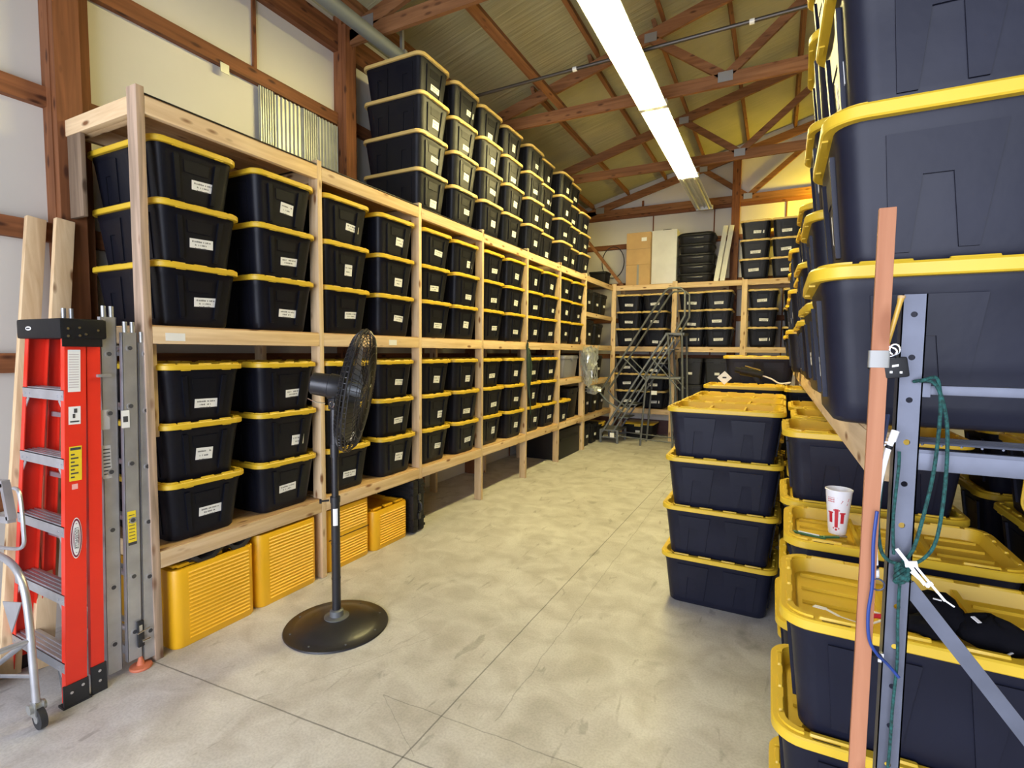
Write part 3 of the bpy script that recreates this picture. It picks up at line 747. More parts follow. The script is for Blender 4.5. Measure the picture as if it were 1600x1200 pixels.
for lv in range(5):
    w = .62 + (.03 if lv in (2, 4) else 0)
    t = thing('black_tray', f'{["lowest", "second-lowest", "middle", "second-highest", "topmost"][lv]} of five stacked black trays on the back rack', 'black tray', (-1.43, YB+.34, 3.026 + lv*.182), 0, 'stacked black trays')
    b = MB(); b.loft([rrect(w-.08, .48, .09, 0, 6), rrect(w-.05, .50, .09, .02, 6), rrect(w-.02, .54, .1, .13, 6), rrect(w+.02, .57, .1, .14, 6), rrect(w+.02, .57, .1, .165, 6), rrect(w-.06, .5, .1, .180 if lv < 4 else .20, 6)]); part('tray_body', b, BLACKD, t)
    b = MB(); b.box((-.14, -.292, .085), (.14, -.268, .105), b=.004); part('grip', b, FANB, t)
for k, x in enumerate((-1.06, -.955)):
    b = MB(); b.beam((x, YB+.12, 3.03), (x+.10, YB+.55, 4.12), .085, .03, (0, 1, 0), bev=.004)
    solo('white_board', b, mat('white_trim', (.80, .80, .72), .5), f'{("left", "right")[k]} of two white boards leaning beside the black trays', 'board', (x, YB+.2, 3.03), 'white boards on the back rack')
b = MB(); b.beam((-3.60, YB+.30, 4.0), (-2.86, YB+.34, 3.05), .06, .06)
solo('leaning_timber', b, TRUSSW[0], 'dark slanting timber left of the cartons on back rack', 'timber', (-2.86, YB+.34, 3.03), smooth=0)
b = MB(); b.tube([(-3.2 + .24*math.cos(t_), BY-.058, 3.62 + .33*math.sin(t_)) for t_ in [2*math.pi*k/28 for k in range(28)]], .009, 6, closed=True)
solo('hanging_hose', b, RUBBER, 'thin dark hose loop hung on the back wall near the corner', 'hose', (-3.2, BY-.058, 3.3))
b = MB(); b.loft([rrect(.30, .3, .03, 0, 4), rrect(.34, .34, .03, .26, 4), rrect(.37, .37, .03, .27, 4), rrect(.37, .37, .03, .31, 4)])
solo_o = solo('corner_bucket', b, BLACKD, 'small black tub in the corner behind the slanting timber', 'tub', (0, 0, 0)); solo_o.location = (-3.32, YB+.25, 3.03)

# ================================================================== CENTRE STACKS
CLX = -.30
for (y, n, nm, wide) in ((3.785, 4, 'front centre stack', 0), (4.33, 4, 'second centre stack', .0), (4.89, 4, 'third centre stack', .02)):
    for lv in range(n):
        tote(f"dark blue-black tote with yellow lid, {LVN[4][lv]} in the {nm} on the floor", (CLX + rnd.uniform(-.012, .012) + wide, y, lv*TH + .001), math.pi if lv % 2 else 0, 'totes in the centre stacks', paper_=False, jit=.02)
for lv in range(4):
    tote(f"black tote with yellow lid, {LVN[4][lv]} in the centre stack topped by a tool", (-.285, 5.62, lv*.345 + .001), 0, 'totes in the centre stacks', paper_=False, jit=.015, zs=1.035)
for lv in range(5):
    tote(f"black tote with yellow lid, {['lowest', 'second', 'third', 'fourth', 'topmost'][lv]} in the farthest centre stack", (-.175, 6.35, lv*TH + .001), 0, 'totes in the centre stacks', paper_=False, jit=.01)
# black tool with a tag
t = thing('power_tool', 'black handheld tool with a cord resting on a centre tote lid', 'power tool', (-.22, 5.60, 1.415))
b = MB(); b.cyl((-.10, 0, .125), (.10, 0, .085), .042, 16, r2=.036); b.cyl((-.15, 0, .135), (-.10, 0, .125), .028, 14); part('tool_body', b, BLACKD, t)
b = MB(); b.beam((.03, 0, .08), (.08, 0, .0), .035, .045, (1, 0, 0), bev=.008); part('grip', b, BLACKD, t)
b = MB(); b.cyl((-.06, -.02, .175), (.08, -.02, .135), .007, 8); part('bright_rod', b, CHROME, t)
b = MB(); b.tube(smoothpts([(.10, 0, .08), (.18, 0, .05), (.25, .01, .01), (.34, .02, .02), (.30, .04, .004)], 5), .007, 8); part('cord', b, WHITEC, t)
b = MB(); b.obox((-.24, -.08, .055), Vector((.034, 0, .034)), Vector((0, .002, 0)), Vector((-.034, 0, .034))); b.box((-.258, -.084, .05), (-.222, -.0815, .066), 1)
solo_o = solo('hang_tag', b, [PAPER, INK], 'pale diamond-shaped tag standing beside the black tool', 'tag', (0, 0, 0), smooth=0); solo_o.location = (-.22, 5.60, 1.412)

# ================================================================== RIGHT ROW
RX = .40
STK = [(1.78, 3, .400, 'first'), (2.42, 3, .412, 'second'), (3.00, 4, .405, 'third'), (3.62, 4, .440, 'fourth'), (4.22, 4, .440, 'fifth'), (5.60, 4, .415, 'sixth')]
for y, n, x, nm in STK:
    for lv in range(n):
        if lv == 1 and y < 2.5: x_ = x - .026
        else: x_ = x
        tote(f"dark tote with yellow lid, {LVN[n][lv]} in the {nm} floor stack on the right", (x_ + rnd.uniform(-.012, .012), y + rnd.uniform(-.01, .01), .001 + lv*TH*(1.03 if nm == 'sixth' else 1)), math.pi, 'totes in the right floor stacks', paper_=False, jit=.012, zs=1.03 if nm == 'sixth' else 1.0)
for y, n, nm in ((2.42, 3, 'second'), (3.0, 4, 'third'), (3.62, 4, 'fourth')):
    for lv in range(n):
        tote(f"dark tote with yellow lid, {LVN[n][lv]} of the stack behind the {nm} floor stack, far right", (1.30, y, .001 + lv*TH), math.pi, 'totes in the right floor stacks', paper_=False, jit=.012)
# wooden shelf above
SZ = 1.555
rack3 = thing('overhead_shelf', 'pine shelf above the right floor stacks, carrying tall tote columns', 'shelf', (.2, 1.3, 0))
def rr_(nm, lo, hi, mm): return rp(nm, lo, hi, mm, rack3, (.2, 1.3, 0), .003)
rr_('front_beam', (.185, 1.30, SZ-.105), (.223, 7.6, SZ-.012), PINE[1]); rr_('rear_beam', (.86, 1.30, SZ-.105), (.90, 7.6, SZ-.012), PINE[1])
for k in range(5): rr_('deck_board', (.19 + k*.142, 2.2, SZ-.012), (.328 + k*.142, 7.6, SZ-.001), PLYW)
for xx in (.186, .861): rr_('batten', (xx, 1.30, SZ-.0119), (xx+.036, 2.19, SZ-.001), PINE[1])
for y in (3.30, 5.4, 7.55): rr_('cross_beam', (.224, y, SZ-.105), (.859, y+.038, SZ-.013), PINE[0])
for y in (1.30, 7.55): rr_('post', (.905, y, 0), (.945, y+.089, SZ+.1), PINE[2])
rr_('post', (.19, 6.6, 0), (.228, 6.69, SZ-.106), PINE[2])
UP = [(1.585, 3, .430, 'first', .01), (2.50, 5, .430, 'second', .03), (3.10, 4, .50, 'third', .01), (3.72, 3, .455, 'fourth', .02), (4.33, 3, .450, 'fifth', .02), (5.15, 3, .425, 'sixth', .02), (5.85, 3, .43, 'seventh', .01), (6.60, 3, .42, 'eighth', .01)]
LV5 = ['lowest', 'second-lowest', 'middle', 'second-highest', 'topmost']
for y, n, x, nm, j in UP:
    for lv in range(n):
        ln = LV5[lv] if n == 5 else LVN[n][lv]
        tote(f"black tote with yellow lid, {ln} in the {nm} column on the right shelf", (x + rnd.uniform(-.014, .014), y, SZ + .001 + lv*.336), math.pi, 'totes on the right shelf', jit=j + .012, zs=1.01)

# steel rack frame in front
t = thing('steel_frame', 'grey perforated steel upright frame at the right foreground, with rails and brace', 'steel rack', (.208, 1.22, 0))
b = MB(); zs_ = [1.791 - .0815*k for k in range(22)]
W2 = .039; D2 = .030; th = .003
# front web with real holes
def holed_strip(b, x0, x1, y, z0, z1, zs, r):
    cx = (x0+x1)/2
    bounds = [z0] + [(zs[i]+zs[i+1])/2 for i in range(len(zs)-1)] + [z1]
    bounds = sorted(bounds)
    for i, zc in enumerate(sorted(zs)):
        lo, hi = bounds[i], bounds[i+1]; n = 16
        circ = [Vector((cx + r*math.cos(2*math.pi*k/n), y, zc + r*math.sin(2*math.pi*k/n))) for k in range(n)]
        outer = []
        for k in range(n):
            a_ = 2*math.pi*k/n; dx, dz = math.cos(a_), math.sin(a_)
            tx = ((x1-cx)/dx if dx > 1e-6 else (x0-cx)/dx if dx < -1e-6 else 1e9); tz = ((hi-zc)/dz if dz > 1e-6 else (lo-zc)/dz if dz < -1e-6 else 1e9)
            tt = min(tx, tz); outer.append(Vector((cx + dx*tt, y, zc + dz*tt)))
        b.add(circ + outer, [(k, (k+1) % n, n+(k+1) % n, n+k) for k in range(n)])
        # corner fills
        for (ca, cb) in (((x1, hi), math.atan2(hi-zc, x1-cx)), ((x0, hi), math.atan2(hi-zc, x0-cx)), ((x0, lo), math.atan2(lo-zc, x0-cx)), ((x1, lo), math.atan2(lo-zc, x1-cx))):
            aa = cb % (2*math.pi); k = int(aa/(2*math.pi/n)); b.add([outer[k % n], Vector((ca[0], y, ca[1])), outer[(k+1) % n]], [(0, 1, 2)])
holed_strip(b, 0, W2, 0, 0, 1.829, [z for z in zs_ if z > 0.02], .0055)
holed_strip(b, 0, W2, .0025, 0, 1.829, [z for z in zs_ if z > 0.02], .0055)
b.box((0, 0.0, 0), (.0025, D2, 1.829)); b.box((W2-.0025, 0.0, 0), (W2, D2, 1.829)); b.box((.002, D2-.003, 0), (.010, D2, 1.829)); b.box((W2-.010, D2-.003, 0), (W2-.002, D2, 1.829))
b.box((-.004, -.004, 0), (W2+.004, D2+.004, .006))
part('upright', b, STEEL, t, smooth=0)
b = MB(); b.box((W2, .004, .0), (W2, .03, 0)) if False else None
b = MB(); b.box((W2+.86, 0, 0), (W2+.9, D2, 1.829)); part('upright', b, STEEL, t, smooth=0)
b = MB(); b.box((W2-.001, .004, 1.494), (W2+.86, .029, 1.528), b=.002); b.box((W2-.001, .002, 1.528), (W2+.86, .012, 1.534)); part('rail', b, STEEL, t)
b = MB(); b.box((W2-.001, .004, 1.639), (W2+.86, .029, 1.657), b=.002); b.box((W2-.001, .0, 1.635), (W2+.012, .004, 1.661)); part('rail', b, STEEL, t)
b = MB(); b.beam((W2-.004, .012, 1.265), (W2+.56, .012, .53), .004, .027, (0, 0, 1)); b.beam((W2-.004, .022, 1.280), (W2+.56, .022, .545), .018, .003, (0, 0, 1)); part('diagonal_brace', b, STEEL, t, smooth=0)
b = MB()
for k in range(30): b.cyl((W2 + .01 + k*.03, .03, 1.540), (W2 + .01 + k*.03 + .03, .12, 1.540), .0020, 6)
for y in (.035, .06, .085, .11): b.cyl((W2, y, 1.543), (W2+.86, y, 1.543), .0024, 6)
part('wire_deck', b, STEEL, t)

# reddish wooden stake
t = thing('wooden_stake', 'slender reddish wooden stake standing left of the steel upright', 'stake', (.170, 1.18, 0))
b = MB(); b.beam((0, 0, 0), (0.001, 0, 1.985), .027, .012, (0, 1, 0), bev=.0015); part('stake', b, STICKW, t)
b = MB(); b.loft([rrect(.033, .018, .004, z, 3) for z in (1.690, 1.694, 1.718, 1.722)]); part('tape_wrap', b, TAPE, t)

# lockbox, hook and screwdriver
t = thing('padlock_box', 'small black lock box hanging by a chrome ring at the upright top', 'lock box', (.197, 1.185, 1.69))
b = MB(); b.obox((.0, 0, 0), Vector((.0185, 0, .003)), Vector((0, .012, 0)), Vector((-.003, 0, .0185)), 0, .004); b.obox((-.030, .004, .012), Vector((.012, 0, .0)), Vector((0, .009, 0)), Vector((0, 0, .016)), 0, .003); part('box_shell', b, BLACKD, t)
b = MB(); b.obox((-.002, -.0125, .004), Vector((.005, 0, .001)), Vector((0, .0006, 0)), Vector((0, 0, .002))); b.obox((-.008, -.0125, -.008), Vector((.002, 0, 0)), Vector((0, .0008, 0)), Vector((0, 0, .002))); b.obox((.007, -.0125, -.008), Vector((.002, 0, 0)), Vector((0, .0008, 0)), Vector((0, 0, .002))); part('bright_mark', b, WHITEM, t, smooth=0)
b = MB(); b.tube([(-.018 + .012*math.cos(a_)*1.6, -.001, .030 + .010*math.sin(a_)) for a_ in [2*math.pi*k/20 for k in range(20)]], .0018, 6, closed=True); b.tube([(-.002 + .008*math.cos(a_), .002, .034 + .010*math.sin(a_)) for a_ in [2*math.pi*k/16 for k in range(16)]], .0016, 6, closed=True); part('shackle', b, CHROME, t)
t = thing('screwdriver', 'amber-handled driver poking up beside the upright top', 'screwdriver', (.183, 1.19, 1.735))
b = MB(); b.tube([(0, 0, .0), (.005, 0, .02), (.016, 0, .075), (.018, 0, .086)], [.005, .0042, .0045, .0058], 12); part('handle', b, BRASS, t)
b = MB(); b.cyl((0, 0, 0), (-.006, 0, -.018), .006, 12); part('collar', b, ORANGE, t)
b = MB(); b.cyl((.018, 0, .084), (.0185, 0, .089), .0062, 12); part('end_cap', b, CARD, t)

# ropes and cables on the upright
gy = 1.205
b = MB(); b.tube(smoothpts([(.232, gy+.01, 1.664), (.243, gy-.006, 1.668), (.263, gy, 1.672), (.270, gy-.002, 1.64), (.272, gy, 1.59), (.268, gy, 1.50), (.258, gy, 1.42), (.244, gy-.002, 1.345), (.228, gy-.004, 1.318)], 6), .0032, 8)
b.tube(smoothpts([(.238, gy, 1.666), (.262, gy-.004, 1.66), (.281, gy, 1.60), (.286, gy, 1.52), (.284, gy, 1.43), (.276, gy, 1.36), (.256, gy-.002, 1.325), (.230, gy-.004, 1.312)], 6), .0032, 8)
b.tube(smoothpts([(.226, gy-.004, 1.312), (.205, gy-.006, 1.318), (.192, gy-.006, 1.34), (.186, gy-.004, 1.40), (.190, gy, 1.48), (.192, gy+.01, 1.51)], 6), .0034, 8)
for k in range(7):
    a_ = k*.9; b.tube([(.228 + .010*math.cos(u+a_), gy-.006 + .006*math.sin(u*2+a_), 1.305 + .012*math.sin(u) - .003*k) for u in [2*math.pi*q/12 for q in range(12)]], .0034, 7, closed=True)
b.tube(smoothpts([(.226, gy-.004, 1.29), (.227, gy, 1.2), (.230, gy, 1.12), (.227, gy, 1.02), (.226, gy, .92), (.222, gy, .86), (.216, gy-.002, .82), (.222, gy, .79), (.235, gy, .78)], 6), .0028, 8)
b.tube(smoothpts([(.214, gy, 1.53), (.214, gy-.003, 1.50), (.210, gy-.004, 1.40), (.214, gy-.004, 1.33)], 5), .0028, 8)
solo('green_rope', b, GREENR, 'speckled dark green rope looped and knotted around the steel upright', 'rope', (.228, gy, 1.3))
b = MB(); b.tube(smoothpts([(.200, gy-.018, 1.557), (.192, gy-.020, 1.53), (.183, gy-.020, 1.47), (.180, gy-.018, 1.40), (.1805, gy-.018, 1.35), (.184, gy-.018, 1.305)], 6), .0052, 10)
b.cyl((.1985, gy-.017, 1.551), (.204, gy-.014, 1.571), .0068, 12); b.cyl((.186, gy-.016, 1.285), (.1845, gy-.018, 1.30), .006, 12)
for (p, q) in (((.1935, gy-.02, 1.537), (.1955, gy-.02, 1.543)), ((.184, gy-.018, 1.303), (.1838, gy-.018, 1.309))): b.cyl(p, q, .0062, 12, 1)
solo('white_cable', b, [WHITEC, BLACKD], 'short white cable between the wooden stake and the steel upright', 'cable', (.184, gy-.018, 1.28))
b = MB(); b.tube(smoothpts([(.178, gy-.043, 1.42), (.175, gy-.043, 1.36), (.177, gy-.043, 1.28), (.173, gy-.043, 1.22), (.177, gy-.042, 1.17), (.192, gy-.034, 1.14), (.212, gy-.012, 1.115), (.233, gy-.006, 1.09)], 6), .0030, 8)
solo('blue_cable', b, BLUEC, 'blue cable running down beside the wooden stake', 'cable', (.172, gy-.03, 1.1))
b = MB(); b.tube(smoothpts([(.193, gy-.005, 1.60), (.187, gy-.018, 1.56), (.180, gy-.022, 1.52), (.178, gy-.022, 1.45), (.176, gy-.022, 1.40)], 5), .0030, 8)
solo('navy_cable', b, NAVY, 'thin navy cable right beside the white cable, nearer the steel upright', 'cable', (.183, gy-.02, 1.4))
b = MB(); b.tube(smoothpts([(.189, gy-.005, 1.60), (.181, gy-.018, 1.55), (.172, gy-.024, 1.50), (.168, gy-.024, 1.42)], 5), .0026, 8)
solo('navy_cable', b, NAVY, 'thin navy cable left of the white cable, nearer the wooden stake', 'cable', (.175, gy-.02, 1.42))
b = MB(); b.tube([(.187 + .011*math.cos(a_), gy-.03, 1.275 + .011*math.sin(a_)) for a_ in [2*math.pi*k/18 for k in range(18)]], .0017, 7, closed=True)
solo('wire_ring', b, NAVY, 'small dark ring below the end of the white cable', 'ring', (.187, gy-.03, 1.275))
b = MB(); b.beam((.216, gy-.014, 1.345), (.262, gy-.016, 1.285), .006, .003, (0, 1, 0)); b.beam((.246, gy-.016, 1.318), (.292, gy-.018, 1.262), .004, .003, (0, 1, 0)); b.beam((.240, gy-.014, 1.305), (.268, gy-.016, 1.282), .004, .003, (0, 1, 0)); b.beam((.262, gy-.017, 1.284), (.272, gy-.017, 1.292), .006, .006, (0, 1, 0)); b.beam((.290, gy-.018, 1.264), (.306, gy-.018, 1.254), .0025, .002, (0, 1, 0)); b.beam((.230, gy-.015, 1.318), (.249, gy-.015, 1.322), .011, .003, (0, 1, 0))
solo('zip_tie', b, WHITEC, 'white zip ties tangled in the green rope knot', 'zip tie', (.25, gy-.015, 1.3))
b = MB(); b.tube([(.188 + .011*math.cos(a_), gy-.02, 1.546+.003*math.sin(a_)) for a_ in [2*math.pi*k/14 for k in range(14)]], .0015, 6, closed=True)
solo('cable_tie', b, WHITEC, 'white tie cinched round the navy cables at the stake', 'zip tie', (.188, gy-.02, 1.54))
b = MB(); b.cyl((.189, gy-.026, 1.137), (.193, gy-.024, 1.133), .006, 12); b.box((.198, gy-.02, 1.128), (.205, gy-.012, 1.136), 1); b.box((.196, gy-.02, 1.118), (.202, gy-.012, 1.124), 1)
solo('cable_clamp', b, [BLACKD, CHROME], 'small dark clamp with bright screws on the blue cable', 'clamp', (.19, gy-.02, 1.13))

# cup, lanyard, glove and scraps on the lids
t = thing('drink_cup', 'white plastic drink cup with crimson print on a yellow tote lid', 'cup', (.238, 2.385, .9995 + .0335 - .0305))
b = MB(); H = .178
b.lathe((0, 0, 0), [(.0, .0), (.030, .0), (.031, .004), (.0455, H-.01), (.0455, H-.004), (.0485, H-.004), (.0485, H), (.0465, H+.001), (.0445, H-.003), (.030, .010), (0, .009)], 40)
CUPO = part('cup_body', b, CUPW, t)
def cup_patch(b, polys):
    # coordinates: (angle in metres around the wall, height)
    face = math.atan2(-2.385, -.238)
    for poly in polys:
        n = len(poly); vs = []
        for (u, z) in poly:
            r_ = .031 + (.0455-.031)*(z/(H-.01)) + .0006; a_ = face - .12 + u*1.45/.040
            vs.append((r_*math.cos(a_), r_*math.sin(a_), z))
        b.add(vs, [tuple(range(n))])
b = MB()
def quad(u0, z0, u1, z1): return [(u0, z0), (u1, z0), (u1, z1), (u0, z1)]
polys = [quad(-.0045, .030, .0045, .105), quad(-.0195, .048, -.0105, .092), quad(.0105, .048, .0195, .092), quad(-.0195, .048, .0195, .057), quad(-.0075, .097, .0075, .103), quad(-.0225, .086, -.008, .092), quad(.008, .086, .0225, .092), quad(-.009, .024, .009, .031), quad(-.003, .018, .003, .026)]
polys += [[(.000, .150), (.028, .150), (.026, .138), (.012, .140)], [(.012, .140), (.026, .138), (.008, .128)], [(.000, .112), (.024, .122), (.026, .131), (.006, .118)]]
for row, z in enumerate((.147, .139, .131)):
    for k in range(4): polys.append(quad(-.022 + k*.0045, z, -.022 + k*.0045 + .003, z + (.004 if row else .002)))
cup_patch(b, polys); o = part('red_print', b, CUPR, CUPO, smooth=0)
b = MB(); LZ_ = 1.002 + .0
b.beam((.060, 2.30, 1.012), (.180, 2.27, 1.012), .012, .005); b.beam((.180, 2.27, 1.012), (.235, 2.30, 1.012), .014, .006); b.beam((.075, 2.285, 1.012), (.19, 2.255, 1.012), .010, .005); b.beam((.10, 2.292, 1.016), (.17, 2.272, 1.016), .006, .003, mi=1); b.cyl((.235, 2.30, 1.014), (.262, 2.31, 1.014), .006, 8, 2)
solo('lanyard', b, [GREENP, WHITEC, CHROME], 'green and white lanyard lying in front of the cup', 'lanyard', (.15, 2.28, 1.005))
def blob(c, sx_, sy_, sz_, seed, rot=0):
    rr = random.Random(seed); loops = []; n = 9; mm = 22; ph0 = [rr.uniform(0, 6.28) for _ in range(4)]
    for i in range(n):
        ph = math.pi*(i+.3)/(n-.4); L_ = []
        for k in range(mm):
            a_ = 2*math.pi*k/mm; w = 1 + .18*math.sin(3*a_+ph0[0]) + .10*math.sin(5*a_+ph0[1]+i) + .05*math.sin(9*a_+ph0[2])
            x = sx_*math.sin(ph)*math.cos(a_)*w; y = sy_*math.sin(ph)*math.sin(a_)*w
            L_.append(Vector(c) + Vector((x*math.cos(rot)-y*math.sin(rot), x*math.sin(rot)+y*math.cos(rot), sz_*math.cos(ph)*(1+.15*math.sin(4*a_+ph0[3])))))
        loops.append(L_)
    return loops
b = MB(); b.loft(blob((.40, 1.70, 1.035), .060, .075, .045, 2, .4)); b.loft(blob((.49, 1.63, 1.032), .070, .050, .042, 4, -.5)); b.loft(blob((.36, 1.61, 1.028), .060, .05, .022, 6, .2)); b.loft(blob((.545, 1.655, 1.025), .035, .03, .02, 9))
t = thing('black_glove', 'black crumpled glove with white marks on the nearest yellow lid', 'glove', (.42, 1.66, 1.0)); origin(b, (.42, 1.66, 1.0)); part('glove_body', b, CLOTH, t, smooth=70)
b = MB(); b.beam((.385, 1.665, 1.081), (.402, 1.66, 1.081), .006, .002); b.beam((.452, 1.615, 1.072), (.462, 1.60, 1.066), .010, .002); b.tube(smoothpts([(.44, 1.555, 1.012), (.49, 1.56, 1.010), (.53, 1.60, 1.012), (.575, 1.64, 1.014)], 5), .0025, 6); origin(b, (.42, 1.66, 1.0)); part('white_trim', b, WHITEC, t)
b = MB(); b.beam((.118, 1.64, 1.008), (.145, 1.625, 1.012), .016, .002); b.beam((.145, 1.625, 1.012), (.175, 1.605, 1.008), .008, .002); b.beam((.175, 1.605, 1.008), (.24, 1.585, 1.006), .003, .002)
solo('paper_scrap', b, WHITEC, 'white pointed paper scrap on the nearest yellow lid, left of stake', 'paper scrap', (.14, 1.63, 1.005), smooth=0)
b = MB(); b.beam((.235, 1.68, 1.010), (.275, 1.67, 1.010), .006, .003); b.beam((.25, 1.60, 1.010), (.285, 1.64, 1.012), .005, .003); b.beam((.285, 1.66, 1.012), (.285, 1.61, 1.012), .004, .003); b.beam((.262, 1.65, 1.01), (.36, 1.66, 1.014), .012, .008, mi=1); b.cyl((.255, 1.64, 1.012), (.28, 1.65, 1.014), .006, 8, 1)
solo('small_debris', b, [WHITEC, CUPR], 'small red and white clips on the lid behind the stake', 'clip', (.27, 1.64, 1.005), smooth=0)
# spare yellow lid standing on edge at right
t = thing('spare_lid', 'loose yellow lid standing on edge at the far right, behind the brace', 'lid', (.985, 2.42, 1.062), R(-35))
o = link('lid_panel', M_LID, t); o.rotation_euler = (R(78), 0, 0); o.location = (.1, .33, .19); o.scale = (.8, .8, 1)

# ================================================================== PEDESTAL FAN
FX, FYY = -2.375, 2.265
t = thing('pedestal_fan', 'black pedestal fan on a round base in front of the first bays', 'fan', (FX, FYY, 0))
b = MB(); b.lathe((0, 0, 0), [(0, 0), (.309, 0), (.312, .004), (.308, .010), (.255, .014), (.245, .022), (.16, .046), (.075, .058), (.0, .060)], 64)
for k in range(8):
    a_ = 2*math.pi*k/8 + .2; b.cyl((.268*math.cos(a_), .268*math.sin(a_), .010), (.268*math.cos(a_), .268*math.sin(a_), .016), .006, 8, 1)
part('base', b, [FANB, STEELD], t)
b = MB(); b.lathe((0, 0, 0), [(0, .055), (.075, .055), (.075, .062), (.042, .066), (.040, .10), (.030, .106), (0, .106)], 28); part('socket', b, STEELD, t)
b = MB(); b.cyl((0, 0, .10), (0, 0, .80), .0265, 24); b.cyl((0, 0, .30), (0, 0, .306), .0285, 24); b.cyl((0, 0, .52), (0, 0, .525), .028, 24); b.cyl((0, 0, .78), (0, 0, .815), .030, 24); LPO = part('lower_pole', b, FANB, t)
b = MB(); b.cyl((0, 0, .8), (0, 0, 1.40), .0205, 20); b.cyl((0, 0, 1.06), (0, 0, 1.14), .026, 20); b.cyl((0, 0, 1.14), (0, 0, 1.36), .023, 20); part('upper_pole', b, FANB, t)
b = MB(); b.cyl((-.02, -.03, .795), (-.045, -.065, .795), .006, 10); b.cyl((-.045, -.065, .795), (-.052, -.075, .795), .014, 14); part('clamp_knob', b, FANB, LPO)
b = MB(); 
for z0, z1 in ((.64, .745),): b.loft([[Vector(((.0272)*math.cos(a_), (.0272)*math.sin(a_), z)) for a_ in [R(-75+q*12) for q in range(6)]] + [Vector(((.0266)*math.cos(a_), (.0266)*math.sin(a_), z)) for a_ in [R(-15-q*12) for q in range(6)]] for z in (z0, z1)])
part('sticker', b, PAPER, LPO)
ax = Vector((.82, .56, -.17)).normalized(); HC = Vector((.015, .015, 1.485))
u1 = Vector((0, 0, 1)) - ax*ax.z; u1.normalize(); u2 = ax.cross(u1)
def hp(a, r_, th_): return HC + ax*a + (u1*math.cos(th_) + u2*math.sin(th_))*r_
def ring(b, a, r_, tr, n=56, nn=6): b.tube([hp(a, r_, 2*math.pi*k/n) for k in range(n)], tr, nn, closed=True)
b = MB()
def rev(b, prof, n=28): b.loft([[hp(a, max(r_, 1e-4), 2*math.pi*k/n) for k in range(n)] for a, r_ in prof])
rev(b, [(-.155, 0), (-.155, .055), (-.145, .067), (-.05, .070), (-.045, .078), (.04, .074), (.06, .06), (.06, 0)])
part('motor', b, FANB, t)
b = MB(); b.box((-.025, -.025, 1.35), (.025, .025, 1.42), b=.006); b.cyl((-.03, 0, 1.41), (.03, 0, 1.41), .014, 12, 1); b.tube([(.012 + .018*math.cos(q), -.028, 1.385 + .018*math.sin(q)) for q in [2*math.pi*k/16 for k in range(16)]], .003, 6, 1, closed=True); b.tube(smoothpts([(-.11, -.10, 1.42), (-.07, -.08, 1.40), (-.03, -.04, 1.39)], 4), .003, 6, 1)
part('tilt_bracket', b, [FANB, CHROME], t)
CA = .115    # cage centre along axis
b = MB(); NR = 72; RC = .355
for sgn, nm in ((1, 'front'), (-1, 'rear')):
    b = MB()
    prof = [(.075, .055), (.072, .14), (.066, .24), (.05, .335), (.02, .370), (.0, .373)]
    for k in range(NR):
        th_ = 2*math.pi*k/NR
        b.tube([hp(CA + sgn*a, r_, th_ + .12*(1-r_/.373)*sgn) for a, r_ in prof], .0020, 4)
    for a, r_ in ((.075, .055), (.074, .10), (.072, .14), (.069, .19), (.066, .24), (.059, .285), (.05, .32)): ring(b, CA + sgn*a, r_, .0018)
    part('%s_grille' % nm, b, FANB, t)
b = MB(); ring(b, CA, .375, .006); ring(b, CA+.02, .3715, .003); ring(b, CA-.02, .3715, .003); part('cage_rim', b, FANB, t)
b = MB(); rev(b, [(CA+.07, 0), (CA+.07, .054), (CA+.082, .05), (CA+.085, 0)], 28); part('badge', b, FANB, t)
b = MB(); rev(b, [(CA-.06, 0), (CA-.06, .045), (CA+.03, .045), (CA+.04, 0)], 24); part('hub', b, STEELD, t)
for k in range(3):
    th0 = 2*math.pi*k/3 + .35; b = MB(); top = []; bot = []; nr, na = 6, 8
    for i in range(nr):
        r_ = .05 + .275*i/(nr-1); row = []
        for j in range(na):
            f = j/(na-1) - .5; wdt = (.55 + .45*math.sin(math.pi*i/(nr-1))) * .95
            row.append((CA + f*.075*(1 - .4*i/(nr-1)), r_, th0 + f*wdt))
        top.append(row)
    vs = [hp(a+.0008, r_, q) for row in top for a, r_, q in row] + [hp(a-.0008, r_, q) for row in top for a, r_, q in row]
    K = nr*na; fs = [(i*na+j, i*na+j+1, (i+1)*na+j+1, (i+1)*na+j) for i in range(nr-1) for j in range(na-1)]
    ed = [j for j in range(na)] + [i*na+na-1 for i in range(1, nr)] + [(nr-1)*na+j for j in range(na-2, -1, -1)] + [i*na for i in range(nr-2, 0, -1)]
    b.add(vs, fs + [tuple(K+i for i in reversed(f)) for f in fs] + [(ed[q], ed[(q+1) % len(ed)], K+ed[(q+1) % len(ed)], K+ed[q]) for q in range(len(ed))])
    part('blade', b, mat('grey_blade', (.16, .16, .15), .3, .6), t)

